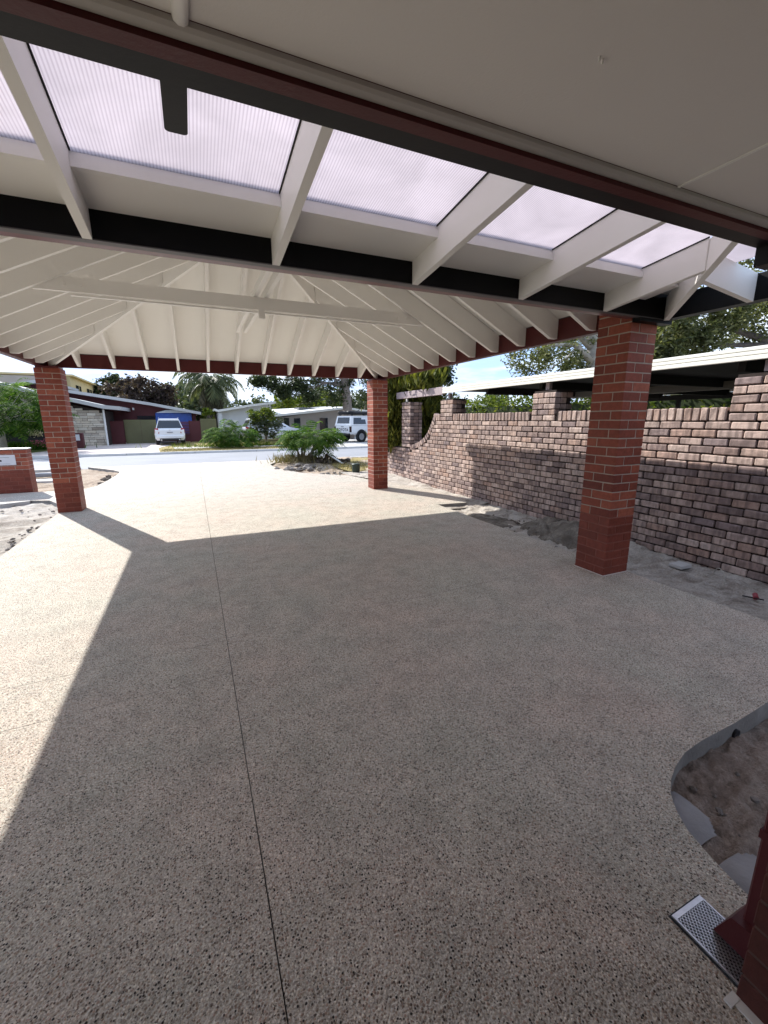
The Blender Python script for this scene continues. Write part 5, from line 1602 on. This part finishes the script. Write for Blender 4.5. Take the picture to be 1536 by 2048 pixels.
rocks('spoil_heap', 'grey sand clods on the mound between the near pillar and the brick wall', 'soil heap', (4.6, 4.2, -.02), 80, (.2, .45), (.008, .035), M['rock'], .7, .16)
rocks('rubble', 'dark clods in the hollow at the slab edge before the mound', 'rubble', (4.42, 5.35, -.09), 40, (.14, .35), (.015, .055), M['soil_clod'], .7, .02)
rocks('rubble', 'lumps of soil in the garden bed beside the downpipe', 'rubble', (2.1, .55, -.10), 110, (.4, .25), (.004, .022), M['rock'], .7, .02)
p = W(712, 945, y=11.9)
dm = thing('plastic_drum', 'small dark green plastic drum standing on the dirt island by the slim pillar', 'drum', (p.x, 11.9, -.04))
MB().tube([(0, 0, 0), (0, 0, .08), (0, 0, .27), (0, 0, .31)], [.10, .115, .122, .115], 16).build('body', M['green_drum'], dm, smooth=True)
MB().tube([(0, 0, .27), (0, 0, .292)], [.127, .127], 16).build('rim', M['green_drum'], dm)
pp = thing('pvc_pipe', 'short white pipe leaning against the dark soil heap', 'pipe', (4.55, 14.7, 0))
MB().tube([(.25, -.3, .02), (-.12, .25, .34)], .03, 8).build('pipe', M['pvc'], pp)
bk = thing('offcut', 'pale grey offcut block lying on the sand against the brick wall', 'block')
p = W(1360, 1132, z=-.03)
MB().cbox(p.x - .09, p.x + .09, p.y - .07, p.y + .07, -.04, .0, .006, .004).build('block', M['path'], bk)
wr = thing('wire_loop', 'loop of pale wire sticking out of the sand by the brick wall', 'wire')
p = W(1438, 1160, z=-.04)
pts = [(p.x + .09 * math.cos(t) - .01, p.y + .10 * math.cos(t), -.05 + .13 * math.sin(t)) for t in np.linspace(0, math.pi, 12)]
MB().tube(pts, .004, 5).build('loop', M['wire'], wr)
rc = thing('red_cap', 'small red plastic cap with black strap on the sand at the right edge', 'cap')
p = W(1512, 1195, z=-.03)
MB().tube([(p.x - .02, p.y - .01, -.03), (p.x + .02, p.y + .02, -.01)], [.022, .02], 10).build('cap', M['red_cap'], rc)
MB().bar((p.x - .05, p.y + .08, -.035), (p.x + .0, p.y - .06, -.03), .012, .01).build('strap', M['plastic_black'], rc)
# agricultural pipe end showing in the bed edge
ap = thing('drain_pipe_end', 'black drain pipe end poking from the slab edge into the garden bed', 'pipe', (2.47, .985, -.07))
MB().tube([(0, .05, 0), (0, .008, 0)], .026, 12).build('pipe', M['plastic_black'], ap)
# spilt mortar at the bed edge
mound('mortar_spill', 'smooth grey mortar spill at the rounded corner of the garden bed', 'mortar', 1.70, .83, .10, .12, .022, -.052, M['spill'], 41, .012)
mound('mortar_spill', 'flat grey mortar smear beside the downpipe in the garden bed', 'mortar', 1.665, .50, .14, .12, .020, -.034, M['spill'], 43, .012)
# weeds and bedding plants
def tuft(name, label, cat, loc, n, spread, L, mat_, parent_kind=None):
    t = thing(name, label, cat, loc)
    P = np.stack([RNG.normal(size=n) * spread[0], RNG.normal(size=n) * spread[1], np.zeros(n)], 1)
    d = RNG.normal(size=(n, 3)) * .45; d[:, 2] = 1; d /= np.linalg.norm(d, axis=1)[:, None]
    s = np.cross(d, RNG.normal(size=(n, 3))); s /= np.linalg.norm(s, axis=1)[:, None]
    ln = L * RNG.uniform(.4, 1.1, (n, 1)); w = ln * .06
    V = np.stack([P - s * w, P + s * w, P + d * ln + s * w * .2, P + d * ln - s * w * .2], 1).reshape(-1, 3)
    link(bpy.data.objects.new('blades', quads('blades', V, mat_)), t, kind='stuff')
    return t
tuft('dry_weeds', 'dry grass round the stems of the feathery tree in the dirt island', 'weeds', (3.55, 15.6, .06), 900, (.45, .4), .32, M['weed'])
tuft('dry_weeds', 'dry tufts on the dirt island behind the green drum', 'weeds', (4.9, 13.6, .0), 900, (.6, .9), .14, M['weed'])
p = W(55, 885, y=29.5)
t = tuft('flower_bed', 'low green planting with pink and cream flowers before the stone house', 'flower bed', (p.x - .9, 29.5, 0), 1600, (1.15, .35), .5, M['leaf_fern'])
for nm, mt, (u, v) in (('pink_flowers', 'flower_pink', (88, 887)), ('cream_flowers', 'flower_cream', (70, 866))):
    q = W(u, v, y=29.3)
    P = np.array([q.x - p.x + .9, -.2, q.z]) + RNG.normal(size=(220, 3)) * np.array([.28, .15, .09])
    link(bpy.data.objects.new(nm, leaf_mesh(nm, P, .09, .07, M[mt], 0)), t)
p = W(490, 889, y=27.6)
tuft('verge_planting', 'strip of yellow green ground plants behind the low feathery tree over the road', 'plants', (p.x, 27.6, 0), 1500, (1.7, .25), .32, M['leaf_lime'])
G = np.stack([RNG.uniform(-1.6, 8, 6000), RNG.uniform(23.85, 26.3, 6000), np.zeros(6000)], 1)
d = RNG.normal(size=(6000, 3)) * .5; d[:, 2] = 1
s = np.cross(d, RNG.normal(size=(6000, 3))); s /= np.linalg.norm(s, axis=1)[:, None]
V = np.stack([G - s * .008, G + s * .008, G + d * .07, G + d * .065], 1).reshape(-1, 3)
link(bpy.data.objects.new('verge_grass', quads('verge_grass', V, M['weed'])), None, kind='stuff')
